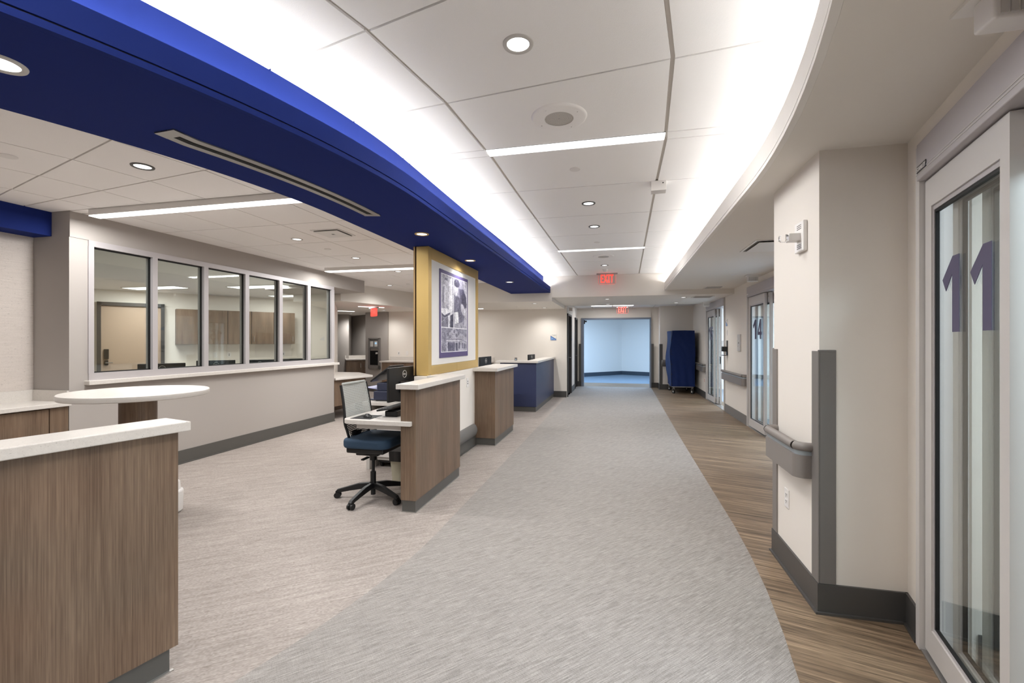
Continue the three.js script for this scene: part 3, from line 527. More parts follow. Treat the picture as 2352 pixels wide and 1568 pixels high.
// ================================================================ WALL DEVICES
{ const t = thing('strobe_alarm', 'white fire alarm strobe on the pier face', 'fire alarm', [1.026, 2.015, 2.905], -Math.PI / 2);
  mesh('back_plate', rbox(.13, .17, .022, .006, 0, 0, .011), M.plasticWhite, t); mesh('strobe_body', rbox(.055, .045, .06, .004, 0, -.002, .05), M.plasticWhite, t);
  mesh('strobe_lens', rbox(.05, .04, .045, .012, 0, -.002, .10, 3), phys(0xffffff, .05, { transmission: 1, thickness: .02, ior: 1.5 }), t);
  for (const y of [.045, .055, .065, -.045, -.055, -.065]) mesh('sound_slot', box(.06, .003, .002, .005, y, .0225), M.base, t); }
function outlet(name, label, cat, [x, y, s], turn, kind, group) {
  const t = thing(name, label, cat, [x, y, s], turn, group);
  mesh('cover_plate', rbox(.072, .116, .006, .002, 0, 0, .003), M.plasticWhite, t);
  if (kind === 'outlet') for (const y of [.021, -.021]) mesh('socket', merge([rbox(.034, .028, .003, .001, 0, y, .0065)]), M.plasticWhite, t), mesh('socket_slots', merge([box(.003, .009, .001, -.007, y + .003, .0085), box(.003, .009, .001, .007, y + .003, .0085), box(.005, .005, .001, 0, y - .008, .0085)]), M.base, t);
  if (kind === 'data') mesh('data_jack', merge([box(.018, .016, .002, 0, .014, .007), box(.018, .016, .002, 0, -.014, .007)]), M.black, t);
  if (kind === 'switch') mesh('rocker', rbox(.034, .066, .006, .002, 0, 0, .007), M.plasticWhite, t);
  if (kind === 'red') for (const y of [.021, -.021]) mesh('socket', rbox(.034, .03, .004, .001, 0, y, .0065), M.red, t);
  return t;
}
outlet('wall_outlet', 'white duplex outlet low on the pier face under the handrail', 'outlet', [1.026, .445, 3.15], -Math.PI / 2, 'outlet');
outlet('wall_outlet', 'red emergency outlet low on the wall beside the covered cart', 'outlet', [XR, .44, 12.33], -Math.PI / 2, 'red');
outlet('wall_outlet', 'white power outlet strip on the half wall below the gold panel', 'outlet', [-1.92, .886, 5.65], Math.PI / 2, 'data');
outlet('data_outlet', 'white data outlet on the cream wall between pier and gold panel', 'outlet', [-5.94, 1.093, 11.6], 0, 'data');
outlet('wall_switch', 'white switch plate next to the gold panel on the cream wall', 'switch', [-5.69, 1.095, 11.6], 0, 'switch');
// corner guards
function cornerGuard(x, s, sx, ss, label, y0 = .155, y1 = 1.37, turn = 0, mat = M.guard) {   // wings run to -sx and -ss... from the outer corner
  const t = thing('corner_guard', label, 'corner guard', [x, y0, s], turn, 'wall corner guards'); const h = y1 - y0, w = .076, th = .008;
  mesh('wing', rbox(w, h, th, .003, sx * w / 2, h / 2, ss * th / 2), mat, t); mesh('wing', rbox(th, h, w + th, .003, -sx * th / 2, h / 2, -ss * (w - th) / 2), mat, t);
  mesh('end_cap', rbox(w + th, .012, th + .002, .003, sx * (w - th) / 2, h, ss * th / 2), mat, t); return t;
}
// sx: wall runs to +x from the corner, ss: outward +z (towards the viewer)
cornerGuard(1.026, 2.69, 1, 1, 'grey corner guard on the near corner of the wall pier'); cornerGuard(1.026, 3.40, 1, -1, 'grey corner guard on the far corner of the wall pier', .155, 1.37, 0, M.rail);
cornerGuard(1.2, 14.15, 1, 1, 'dark grey corner guard beside the covered cart', .155, 1.34, 0, M.base);
cornerGuard(.985, 14.58, 1, 1, 'dark grey corner guard on the cart side of the lobby opening', .155, 1.34, 0, M.base); cornerGuard(-1.145, 14.58, -1, 1, 'dark grey corner guard on the dark door side of the lobby opening', .155, 1.34, 0, M.base);
// handrails: local x along the wall, z out of the wall
function handrail(name, label, origin, turn, len, retL, retR, y = .66, mat = M.rail) {
  const t = thing(name, label, 'handrail', [origin[0], y, origin[1]], turn, 'wall handrails'); const off = .085;
  const pts = []; if (retL) pts.push([0, .0], [0, off - .035]); const arcL = []; 
  const path = (z1, r) => { const p = []; if (retL) { p.push([0, 0]); for (let i = 0; i <= 16; i++) { const a = i / 16 * Math.PI / 2; p.push([r - r * Math.cos(a), z1 - r + r * Math.sin(a)]); } } else p.push([0, z1]); if (retR) { for (let i = 0; i <= 16; i++) { const a = i / 16 * Math.PI / 2; p.push([len - r + r * Math.sin(a), z1 - r + r * Math.cos(a)]); } p.push([len, 0]); } else p.push([len, z1]); return p; };
  const sheet = (z1, th, y0, y1, r) => { const o = path(z1, r), inn = path(z1 - th, Math.max(.01, r - th)).map((p, i, A) => [Math.min(Math.max(p[0], retL ? th : 0), len - (retR ? th : 0)), p[1]]); const sh = new THREE.Shape([...o, ...inn.reverse()].map(p => new THREE.Vector2(p[0], p[1]))); return new THREE.ExtrudeGeometry(sh, { depth: y1 - y0, bevelEnabled: false }).rotateX(Math.PI / 2).translate(0, y1, 0); };
  mesh('bumper', sheet(off, .014, 0, .125, .055), mat, t);
  mesh('groove', sheet(off - .012, .012, .125, .150, .045), M.railGroove, t);
  const cp = path(off - .012, .055).map(p => new THREE.Vector3(p[0], .172, p[1])); 
  mesh('grip', new THREE.TubeGeometry(new THREE.CatmullRomCurve3(cp, false, 'catmullrom', .2), 40, .024, 12, false), mat, t);
  mesh('bracket', merge([box(.04, .1, off - .02, len * .3, .08, (off - .02) / 2), box(.04, .1, off - .02, len * .7, .08, (off - .02) / 2)]), M.guard, t);
  return t;
}
handrail('handrail', 'grey handrail wrapped round the near wall pier', [1.026, 3.33], -Math.PI / 2, .56, true, true, .675);
handrail('handrail', 'grey handrail between the doors of rooms 14 and 15', [XR, 10.0], -Math.PI / 2, 1.58, false, true, .66); handrail('handrail', 'grey handrail beside the covered cart', [XR, 13.3], -Math.PI / 2, 1.2, false, true, .665, M.guard);
// wall guard on the half wall
{ const t = thing('wall_bumper', 'grey rounded wall bumper low on the half wall', 'wall bumper', [-1.92, .22, 5.25]); const g = new THREE.CylinderGeometry(.085, .085, 1.36, 20, 1, false, 0, Math.PI).rotateX(Math.PI / 2); mesh('bumper_rail', new THREE.CylinderGeometry(.085, .085, 1.3, 24).scale(.7, 1, 1).rotateX(Math.PI / 2), M.bumper, t); mesh('end_cap', new THREE.SphereGeometry(.085, 16, 10).scale(.7, 1, .35).translate(0, 0, .65), M.bumper, t); }
{ const t = thing('wall_bumper', 'grey rounded wall bumper beside the covered cart', 'wall bumper', [1.42, .78, 14.15]); mesh('bumper_rail', new THREE.CylinderGeometry(.1, .1, .30, 20).rotateZ(Math.PI / 2).scale(1, 1, .7), M.bumper, t); mesh('end_cap', new THREE.SphereGeometry(.1, 16, 10).scale(.3, 1, .7).translate(-.15, 0, 0), M.bumper, t); }
// soap dispenser and plates between doors 14 and 15
{ const t = thing('hand_sanitizer_dispenser', 'black and clear hand sanitizer dispenser at the edge of door 15', 'dispenser', [XR, 1.29, 9.87], -Math.PI / 2);
  mesh('back_plate', box(.10, .30, .012, 0, 0, .006), M.black, t); mesh('bottle', rbox(.10, .12, .09, .012, 0, .085, .057), phys(0xffffff, .08, { transmission: .75, thickness: 0 }), t); mesh('housing', rbox(.105, .10, .10, .012, 0, -.02, .055), M.black, t); mesh('drip_tray', rbox(.09, .012, .10, .004, 0, -.145, .055), M.black, t); mesh('nozzle', rbox(.06, .06, .04, .008, 0, -.09, .05), M.plasticGrey, t); }
{ const t = thing('nurse_call_station', 'grey nurse call panel on the wall between doors 14 and 15', 'call panel', [XR, 1.395, 8.92], -Math.PI / 2);
  mesh('face_plate', rbox(.20, .305, .018, .004, 0, 0, .009), M.plasticGrey, t); for (const [x, y] of [[-.05, .07], [-.05, -.06], [.05, -.06]]) mesh('button', rbox(.03, .03, .008, .002, x, y, .02), M.plasticWhite, t); mesh('speaker_grid', box(.03, .03, .003, 0, 0, .019), M.base, t); }
const signTex = (line1, line2) => { const c = document.createElement('canvas'); c.width = c.height = 256; const g = c.getContext('2d'); g.fillStyle = '#e6e0d6'; g.fillRect(0, 0, 256, 256); g.fillStyle = '#4f78b5'; g.beginPath(); g.moveTo(0, 60); g.lineTo(120, 130); g.lineTo(256, 210); g.lineTo(256, 256); g.lineTo(0, 256); g.fill(); g.strokeStyle = '#c88a3a'; g.lineWidth = 5; g.beginPath(); g.moveTo(0, 58); g.lineTo(120, 126); g.lineTo(256, 206); g.stroke();
  g.fillStyle = '#9fbce0'; for (const [a, b, r] of [[60, 170, 26], [110, 200, 22], [40, 225, 18], [170, 225, 14]]) { g.beginPath(); g.arc(a, b, r, 0, 7); g.fill(); } g.fillStyle = '#2f3a55'; g.font = 'bold 26px sans-serif'; g.textAlign = 'right'; if (line1) g.fillText(line1, 238, 44); if (line2) g.fillText(line2, 238, 76); const t = new THREE.CanvasTexture(c); t.colorSpace = THREE.SRGBColorSpace; return t; };
const signMat = std(0xffffff, .4, { map: signTex('Nurse Station', 'Station B') });
function wallSign(label, [x, y, s], turn, w = .155) { const t = thing('wall_sign', label, 'sign', [x, y, s], turn, 'small printed wall signs'); mesh('sign_board', rbox(w, w * 1.03, .008, .002, 0, 0, .004), M.plasticWhite, t); mesh('print', new THREE.PlaneGeometry(w * .95, w * .98).translate(0, 0, .0085), signMat, t); }
wallSign('small blue and white sign on the cream wall above the blue counter', [-1.62, 1.53, 11.6], 0);
wallSign('small sign on the wall beside door 15', [XR, 1.80, 9.90], -Math.PI / 2, .14); wallSign('small sign on the corridor wall between the two dark doors', [-1.28, 1.52, 12.85], Math.PI / 2, .14);
{ const a = atB(4.55, .03); wallSign('small blue sign on the office wall seen through the last pane', [a[0], 1.52, a[1]], Math.atan2(bdir[1], bdir[0]), .17); }
outlet('wall_switch', 'white switch plate below the sign beside door 15', 'switch', [XR, 1.60, 9.88], -Math.PI / 2, 'switch');
outlet('wall_switch', 'white plate on the corridor wall beside the far dark door', 'switch', [-1.28, 1.3, 13.5], Math.PI / 2, 'switch');

// ================================================================ COUNTERS
function counter(name, label, cat, pos, body, toe, slab, y, bodyMat, toeMat = M.base, extra) {
  const t = thing(name, label, cat, pos);
  mesh('laminate_body', own(t, prism(body, .1, y - .042)), bodyMat, t); mesh('toe_kick', own(t, prism(toe, 0, .1)), toeMat, t);
  mesh('countertop', own(t, prism(slab, y - .042, y, .004)), M.quartz, t); if (extra) extra(t); else if (toe.length === 4) { const cx = (toe[0][0] + toe[1][0]) / 2, cs = (toe[1][1] + toe[2][1]) / 2; mesh('toe_trim', own(t, prism(toe.map(p => [p[0] + Math.sign(p[0] - cx) * .005, p[1] + Math.sign(p[1] - cs) * .005]), 0, .007)), M.metalStrip, t); } return t;
}
// near counter wing, turned with the bend
{ const a = 13.5 * Math.PI / 180, d = [Math.sin(a), Math.cos(a)], n = [-Math.cos(a), Math.sin(a)], C = [-1.868, 1.60];
  const p = (l, w) => [C[0] - d[0] * l + n[0] * w, C[1] - d[1] * l + n[1] * w];
  counter('counter_wing', 'wood laminate counter wing with white quartz top nearest the viewer', 'counter', [-2.0, 0, 1.1], [p(0, 0), p(1.5, 0), p(1.5, .15), p(0, .15)], [p(.03, .008), p(1.5, .008), p(1.5, .14), p(.03, .14)], [p(-.035, -.03), p(1.5, -.03), p(1.5, .165), p(-.035, .165)], 1.07, M.lam, M.base,
    t => mesh('toe_trim', own(t, prism([p(.018, -.004), p(1.5, -.004), p(1.5, .01), p(.018, .01)], 0, .006)), M.metalStrip, t)); }
counter('counter_wing', 'wood laminate counter wing beside the task chair', 'counter', [-1.7, 0, 3.9], rect(-1.765, -1.63, 3.48, 4.56), rect(-1.755, -1.636, 3.487, 4.545), [[-1.785, 3.43], [-1.585, 3.43], [-1.585, 4.60], [-1.918, 4.60], [-1.918, 4.36], [-1.785, 4.36]], 1.068, M.lam);
counter('counter_wing', 'wood laminate counter block in front of the blue counter', 'counter', [-1.78, 0, 6.5], rect(-1.945, -1.63, 5.97, 7.09), rect(-1.93, -1.636, 5.977, 7.07), [[-1.918, 5.88], [-1.575, 5.88], [-1.575, 7.14], [-1.955, 7.14], [-1.955, 6.2], [-1.918, 6.2]], 1.058, M.lam);
counter('blue_counter', 'navy laminate reception counter with white quartz top against the cream wall', 'counter', [-1.9, 0, 10.3], [[-2.36, 9.03], [-1.61, 9.03], [-1.61, 11.59], [-1.75, 11.59], [-1.75, 9.2], [-2.36, 9.2]], [[-2.34, 9.045], [-1.622, 9.045], [-1.622, 11.58], [-1.74, 11.58], [-1.74, 9.19], [-2.34, 9.19]], [[-2.43, 8.98], [-1.565, 8.98], [-1.565, 11.59], [-1.82, 11.59], [-1.82, 9.25], [-2.43, 9.25]], 1.03, M.blueLam);
// round bar table
{ const t = thing('round_table', 'round white quartz standing table on a wood laminate drum', 'table', [-3.61, 0, 2.765]);
  mesh('table_top', new THREE.LatheGeometry([[0, .998], [.452, .998], [.46, 1.004], [.46, 1.034], [.454, 1.04], [0, 1.04]].map(p => new THREE.Vector2(...p)), 72), M.quartz, t);
  const g = cyl(.118, .118, .9, 40, 0, .548, 0), uv = g.attributes.uv; for (let i = 0; i < uv.count; i++) uv.setXY(i, uv.getX(i) * .74, uv.getY(i) * .9); mesh('drum', g, M.lam, t); mesh('plinth', cyl(.13, .13, .1, 40, 0, .05, 0), M.base, t); }
{ const t = thing('waste_bin', 'white plastic bin on the floor peeping out behind the near counter wing', 'bin', [-3.64, 0, 3.03]);
  mesh('bin_body', new THREE.LatheGeometry([[0, .0], [.085, .0], [.10, .02], [.105, .17], [.1, .185], [.085, .19]].map(p => new THREE.Vector2(...p)), 32), M.plasticWhite, t); mesh('bin_lid', new THREE.LatheGeometry([[.085, .185], [.082, .25], [.07, .262], [0, .264]].map(p => new THREE.Vector2(...p)), 32), M.plasticWhite, t); }
// niche base cabinets and worktop
function baseCabinet(label, s0, s1, handleAt) {
  const w = s1 - s0, t = thing('base_cabinet', label, 'cabinet', [-5.38, 0, (s0 + s1) / 2], Math.PI / 2, 'base cabinets in the niche');  // local x along +s, local z out
  mesh('carcass', box(w, .72, .40, 0, .46, .21), M.lam, t); mesh('toe_kick', box(w, .1, .36, 0, .05, .2), M.base, t);
  if (handleAt === undefined) { mesh('filler_panel', box(w - .004, .72, .018, 0, .46, .42), M.lam, t); return t; }
  const d = mesh('door', rbox(w - .006, .71, .019, .002, 0, .46, .421), M.lam, t);
  mesh('pull_handle', new THREE.TubeGeometry(new THREE.CatmullRomCurve3([[0, .06, 0], [0, .052, .026], [0, 0, .034], [0, -.052, .026], [0, -.06, 0]].map(p => new THREE.Vector3(handleAt + p[0], .66 + p[1] , .431 + p[2]))), 20, .005, 8), M.chrome, d); return t;
}
baseCabinet('narrow wood filler cabinet at the end of the niche counter', 3.02, 3.165); baseCabinet('wood base cabinet with arched handle under the niche counter', 2.55, 3.018, -.20); baseCabinet('wood base cabinet outside the picture edge under the niche counter', 2.08, 2.548, .20);
{ const t = thing('niche_worktop', 'white quartz worktop with backsplash in the wallpapered niche', 'worktop', [-5.15, .83, 2.2]);
  mesh('worktop', own(t, prism(rect(-5.398, -4.92, .92, 3.168), .826, .864, .004)), M.quartz, t); mesh('backsplash', own(t, prism(rect(-5.398, -5.38, .92, 3.168), .864, .966)), M.quartz, t); mesh('side_splash', own(t, prism(rect(-5.38, -4.95, 3.15, 3.169), .864, .966)), M.quartz, t); }

// ================================================================ GOLD FRAMED POSTER PANEL
const posterTex = (() => { const c = document.createElement('canvas'); c.width = 512; c.height = 896; const g = c.getContext('2d'); const W = 512, H = 896;
  const sh = (col, pts) => { g.fillStyle = col; g.beginPath(); g.moveTo(...pts[0]); for (let i = 1; i < pts.length; i++) g.lineTo(...pts[i]); g.closePath(); g.fill(); };
  const el = (col, x, y, a, b, r = 0) => { g.fillStyle = col; g.beginPath(); g.ellipse(x, y, a, b, r, 0, 7); g.fill(); };
  g.fillStyle = '#e9e7ea'; g.fillRect(0, 0, W, H); g.save(); g.beginPath(); g.rect(6, 6, 218, 600); g.clip(); g.fillStyle = '#a9a6b2'; g.fillRect(0, 0, W, H); // figure at a desk
  for (let i = 0; i < 8; i++) { g.fillStyle = i % 2 ? '#9a97a6' : '#b8b5c0'; g.fillRect(i * 30, 0, 30, 420); }
  sh('#e2e0e6', [[150, 40], [190, 20], [215, 300], [190, 600], [130, 600]]); sh('#c9c7d0', [[30, 130], [110, 110], [140, 200], [120, 330], [60, 370], [25, 300]]); sh('#8d8a9a', [[25, 150], [60, 140], [50, 360], [20, 360]]); el('#bcb9c4', 88, 88, 28, 38); sh('#5f5c70', [[58, 70], [70, 40], [108, 40], [118, 66]]); 
  sh('#e8e6ec', [[0, 400], [100, 390], [160, 420], [60, 470], [0, 450]]); sh('#4a475c', [[0, 440], [60, 478], [160, 430], [160, 452], [60, 500], [0, 470]]); sh('#7f7c8d', [[0, 480], [60, 505], [120, 480], [120, 606], [0, 606]]); sh('#3f3c50', [[130, 480], [224, 440], [224, 606], [110, 606]]); sh('#d7d5dd', [[125, 470], [165, 450], [160, 606], [120, 606]]); g.strokeStyle = '#ecebf0'; g.lineWidth = 4; for (const [a, b, d, e] of [[0, 560, 60, 520], [140, 400, 224, 350], [90, 380, 150, 430]]) { g.beginPath(); g.moveTo(a, b); g.lineTo(d, e); g.stroke(); } g.restore();
  g.save(); g.beginPath(); g.rect(232, 6, 274, 600); g.clip(); g.fillStyle = '#8f8c9d'; g.fillRect(0, 0, W, H); // figure bent over a page
  sh('#b9b6c2', [[420, 0], [512, 40], [512, 606], [440, 606], [470, 300]]); sh('#6d6a7d', [[232, 190], [330, 220], [420, 330], [440, 480], [380, 570], [232, 590]]); el('#c8c5cf', 278, 130, 40, 92, .15); el('#4c495d', 292, 60, 54, 48); sh('#55526a', [[340, 120], [430, 110], [490, 200], [500, 330], [430, 360], [360, 250]]); el('#d5d3db', 420, 370, 42, 78, -.45); sh('#4a475b', [[380, 190], [470, 170], [505, 300], [470, 330], [410, 290]]);
  for (let i = 0; i < 26; i++) { g.strokeStyle = i % 2 ? '#7f7c8e' : '#5b586c'; g.lineWidth = 2; g.beginPath(); g.moveTo(240 + i * 8, 230); g.lineTo(236 + i * 8, 560); g.stroke(); } sh('#f1f0f3', [[242, 420], [318, 405], [330, 540], [246, 560]]); g.fillStyle = '#b2afbd'; for (let i = 0; i < 9; i++) g.fillRect(250, 440 + i * 12, 62 - (i * 17 % 30), 3); sh('#a7a4b1', [[232, 560], [340, 545], [420, 520], [440, 606], [232, 606]]); g.restore();
  g.save(); g.beginPath(); g.rect(6, 614, 500, 276); g.clip(); g.fillStyle = '#8b8899'; g.fillRect(0, 0, W, H); // stone facade with round windows
  for (let i = 0; i < 900; i++) { const v = 90 + rnd() * 110 | 0; g.fillStyle = `rgb(${v},${v - 2},${v + 12})`; g.fillRect(rnd() * W, 614 + rnd() * 276, 3 + rnd() * 8, 2 + rnd() * 6); }
  sh('#aeabb8', [[90, 730], [100, 680], [180, 650], [200, 620], [270, 618], [290, 650], [380, 672], [506, 720], [506, 890], [90, 890]]); g.fillStyle = '#6a677b'; g.fillRect(90, 742, 300, 8); g.fillStyle = '#d3d1d9'; g.fillRect(90, 752, 300, 10); sh('#7d7a8c', [[390, 742], [506, 780], [506, 790], [390, 752]]);
  for (const [x, y] of [[120, 690], [160, 712], [240, 655], [290, 700], [325, 672]]) { el('#4f4c61', x, y, 13, 20); el('#85828f', x, y, 7, 12); } g.fillStyle = '#605d70'; g.fillRect(195, 690, 70, 26); g.fillStyle = '#c4c2cc'; g.fillRect(199, 694, 62, 18); g.fillStyle = '#57546a'; for (const [x, y, w, h] of [[120, 780, 130, 105], [268, 790, 40, 95], [330, 780, 26, 80], [400, 790, 24, 70], [440, 798, 22, 64], [478, 804, 18, 56]]) g.fillRect(x, y, w, h);
  g.strokeStyle = '#b5b3bf'; g.lineWidth = 3; for (const x of [150, 185, 220]) { g.beginPath(); g.moveTo(x, 780); g.lineTo(x, 885); g.stroke(); } g.restore();
  for (let i = 0; i < 9000; i++) { const v = rnd() < .5 ? 255 : 20; g.fillStyle = `rgba(${v},${v},${v + (v ? 0 : 0)},${.05 + rnd() * .10})`; g.fillRect(rnd() * W, rnd() * H, 1 + rnd() * 5, 1 + rnd() * 7); }
  g.strokeStyle = '#f3f2f5'; g.lineWidth = 7; g.strokeRect(3, 3, W - 6, H - 6); g.strokeRect(3, 610, W - 6, 1); g.strokeRect(228, 3, 1, 606);
  const id = g.getImageData(0, 0, W, H), src = Float32Array.from(id.data), tmp = new Float32Array(src.length), n1 = periodic(60, 100), n2 = periodic(16, 26), n3 = periodic(200, 340);   // soften and grain like an old print
  for (let pass = 0; pass < 2; pass++) { const R = 3; for (let y = 0; y < H; y++) for (let x = 0; x < W; x++) for (let q = 0; q < 3; q++) { let a = 0, n = 0; for (let k = -R; k <= R; k++) { const xx = pass ? x : x + k, yy = pass ? y + k : y; if (xx < 0 || yy < 0 || xx >= W || yy >= H) continue; a += (pass ? tmp : src)[(yy * W + xx) * 4 + q]; n++; } (pass ? src : tmp)[(y * W + x) * 4 + q] = a / n; } }
  for (let y = 0; y < H; y++) for (let x = 0; x < W; x++) { const k = 46 * (n1(x / W, y / H) - .5) + 40 * (n2(x / W, y / H) - .5) + 44 * (n3(x / W, y / H) - .5); for (let q = 0; q < 3; q++) id.data[(y * W + x) * 4 + q] = Math.max(0, Math.min(255, src[(y * W + x) * 4 + q] + k)); }
  g.putImageData(id, 0, 0); g.strokeStyle = '#f3f2f5'; g.lineWidth = 7; g.strokeRect(3, 3, W - 6, H - 6); g.strokeRect(3, 610, W - 6, 1); g.strokeRect(228, 3, 1, 606);
  const t = new THREE.CanvasTexture(c); t.colorSpace = THREE.SRGBColorSpace; return t; })();
{ const t = thing('poster_panel', 'gold framed partition panel with a black and white photo poster', 'partition', [-2.005, 1.06, 5.30], Math.PI / 2);  // local x along +s, z out to the corridor
  const L = 1.74, H = SOF - 1.06, hz = .075;
  mesh('core', box(L - .01, H - .004, .11, 0, H / 2, -.01), M.board, t);
  mesh('gold_end', rbox(.03, H - .004, .125, .004, -L / 2 + .015, H / 2, 0), M.gold, t); mesh('gold_end', rbox(.03, H - .004, .125, .004, L / 2 - .015, H / 2, 0), M.gold, t);
  mesh('gold_stile', rbox(.085, H - .004, .018, .003, -L / 2 + .043, H / 2, hz - .011), M.gold, t); mesh('gold_stile', rbox(.085, H - .004, .018, .003, L / 2 - .043, H / 2, hz - .011), M.gold, t);
  for (const y of [H - .062, .052]) for (const k of [-1, 1]) mesh('gold_rail', rbox(L / 2 - .087, y > .5 ? .12 : .10, .018, .003, k * (L / 4 - .0425), y, hz - .011), M.gold, t);
  mesh('back_edge', box(.02, H - .004, .034, -L / 2 + .01, H / 2, -.0785), M.goldEdge, t); mesh('back_board', box(L, H - .004, .012, 0, H / 2, -.071), M.goldEdge, t);
  mesh('white_board', box(L - .17, H - .22, .01, 0, H / 2 - .005, hz - .020), M.board, t);
  const p = mesh('poster_mat', box(.97, 1.00, .008, -.06, H / 2 - .005, hz - .011), M.purple, t);
  mesh('photo_print', new THREE.PlaneGeometry(.90, .90).translate(-.06, H / 2 + .005, hz - .0065), std(0xffffff, .5, { map: posterTex }), p);
  mesh('foot_trim', box(.02, .02, .15, -L / 2 + .05, .002, 0), M.steel, t);
}

// ================================================================ WORKSTATION
{ const t = thing('work_surface', 'white quartz work surface of the station desk', 'desk', [-2.0, 0, 4.2]); const Y = .757;
  const r = .09, pts = []; for (let i = 0; i <= 8; i++) { const a = Math.PI + i / 8 * Math.PI / 2; pts.push([-2.31 + r + r * Math.cos(a), 3.445 + r + r * Math.sin(a)]); }
  mesh('desk_top', own(t, prism([...pts, [-1.662, 3.445], [-1.662, 3.478], [-1.767, 3.478], [-1.767, 4.34], [-2.065, 4.34], [-2.065, 5.3], [-2.74, 5.3], [-2.74, 4.50], [-2.36, 4.50], [-2.31, 4.45]], Y - .038, Y, .004)), M.quartz, t);
  mesh('apron', own(t, prism([[-2.2, 3.52], [-1.77, 3.52], [-1.77, 3.54], [-2.2, 3.54]], Y - .085, Y - .038)), M.plasticGrey, t);
  mesh('return_panel', own(t, prism(rect(-2.72, -2.08, 5.26, 5.29), .02, Y - .038)), M.greige, t); mesh('support_leg', own(t, prism(rect(-2.73, -2.69, 4.56, 5.26), 0, Y - .038)), M.plasticGrey, t); }
function monitorAt(label, [x, y, s], turn, w = .54, logo = true, group = 'black desktop monitors') {   // faces local -z, back towards +z
  const t = thing('desktop_monitor', label, 'monitor', [x, y, s], turn, group), h = w * .60;
  mesh('shell', rbox(w, h, .026, .006, 0, .07 + h / 2, 0), M.black, t); mesh('screen', box(w - .02, h - .03, .002, 0, .075 + h / 2, -.0135), M.screen, t);
  mesh('back_boss', rbox(w * .36, h * .34, .022, .01, 0, .065 + h * .42, .022), M.black, t); mesh('stand_arm', rbox(.06, .22, .018, .006, 0, .115, .040), M.black, t); mesh('stand_base', rbox(.22, .014, .18, .006, 0, .007, .02), M.black, t);
  if (logo) { const ring = new THREE.TorusGeometry(.036, .0026, 6, 36).translate(0, .07 + h * .78, .0135); mesh('maker_ring', ring, M.plasticGrey, t); mesh('maker_name', textGeo('DELL', .016, .002).translate(0, .07 + h * .78, .0135), M.plasticGrey, t); }
  return t;
}
monitorAt('black monitor with ringed logo behind the counter wing', [-2.14, .757, 4.28], Math.PI / 2 - .09, .56);
monitorAt('small black monitor behind the far wood counter block', [-2.12, .79, 7.15], Math.PI / 2 - .08, .52);
monitorAt('farthest black monitor standing behind the blue counter', [-1.95, .80, 10.3], Math.PI / 2 - .18, .42);
{ const t = thing('keyboard', 'black keyboard tilted on a riser on the station desk', 'keyboard', [-1.93, .757, 3.83], Math.PI / 2);
  mesh('riser', rbox(.34, .05, .12, .008, 0, .025, -.02), M.black, t); mesh('keyboard_body', rbox(.44, .016, .15, .004).rotateX(-.16).translate(0, .068, -.06), M.black, t);
  for (let r = 0; r < 5; r++) mesh('key_row', rbox(.41, .006, .021, .002, 0, .0095, (r - 2) * .027).rotateX(-.16).translate(0, .068, -.06), M.blackSoft, t); }
{ const t = thing('mouse_pad', 'black mouse pad at the rounded corner of the station desk', 'mouse pad', [-2.15, .757, 3.595]); mesh('pad', rbox(.19, .003, .2, .0014, 0, .0015, 0), M.blackSoft, t); mesh('stitched_edge', merge([box(.19, .0032, .002, 0, .0017, .1), box(.19, .0032, .002, 0, .0017, -.1)]), M.black, t); }
{ const t = thing('computer_mouse', 'black computer mouse on the mouse pad', 'mouse', [-2.13, .760, 3.58], .9); mesh('mouse_shell', new THREE.SphereGeometry(1, 24, 14, 0, 6.2832, 0, Math.PI / 2).scale(.032, .032, .058), M.black, t); mesh('scroll_wheel', cyl(.006, .006, .008, 14).rotateZ(Math.PI / 2).translate(0, .028, .026), M.blackSoft, t);
  mesh('mouse_cord', new THREE.TubeGeometry(new THREE.CatmullRomCurve3([[0, .01, .055], [.03, .003, .10], [.07, .002, .11]].map(p => new THREE.Vector3(...p))), 24, .0016, 6), M.base, t); }
// printer
{ const t = thing('desktop_printer', 'dark blue multifunction printer behind the monitor', 'printer', [-2.46, .757, 4.78], .0);
  mesh('base_tray', rbox(.40, .10, .38, .008, 0, .06, 0), M.printer, t); mesh('feet', box(.36, .012, .34, 0, .006, 0), M.black, t); mesh('body', rbox(.36, .09, .36, .008, .01, .155, -.01), M.printer, t);
  mesh('scanner_neck', rbox(.24, .12, .30, .008, .05, .255, -.02), M.printer, t); mesh('control_lid', rbox(.30, .02, .34, .006).rotateZ(.62).translate(-.13, .30, 0), M.black, t); mesh('scanner_lid', rbox(.30, .03, .34, .008, .06, .335, -.01), M.black, t);
  mesh('paper_tray', rbox(.20, .008, .24, .003).rotateZ(-.12).translate(-.21, .135, .05), M.lilac, t); mesh('front_tray', rbox(.10, .012, .26, .004, -.23, .01, .02), M.printer, t); }
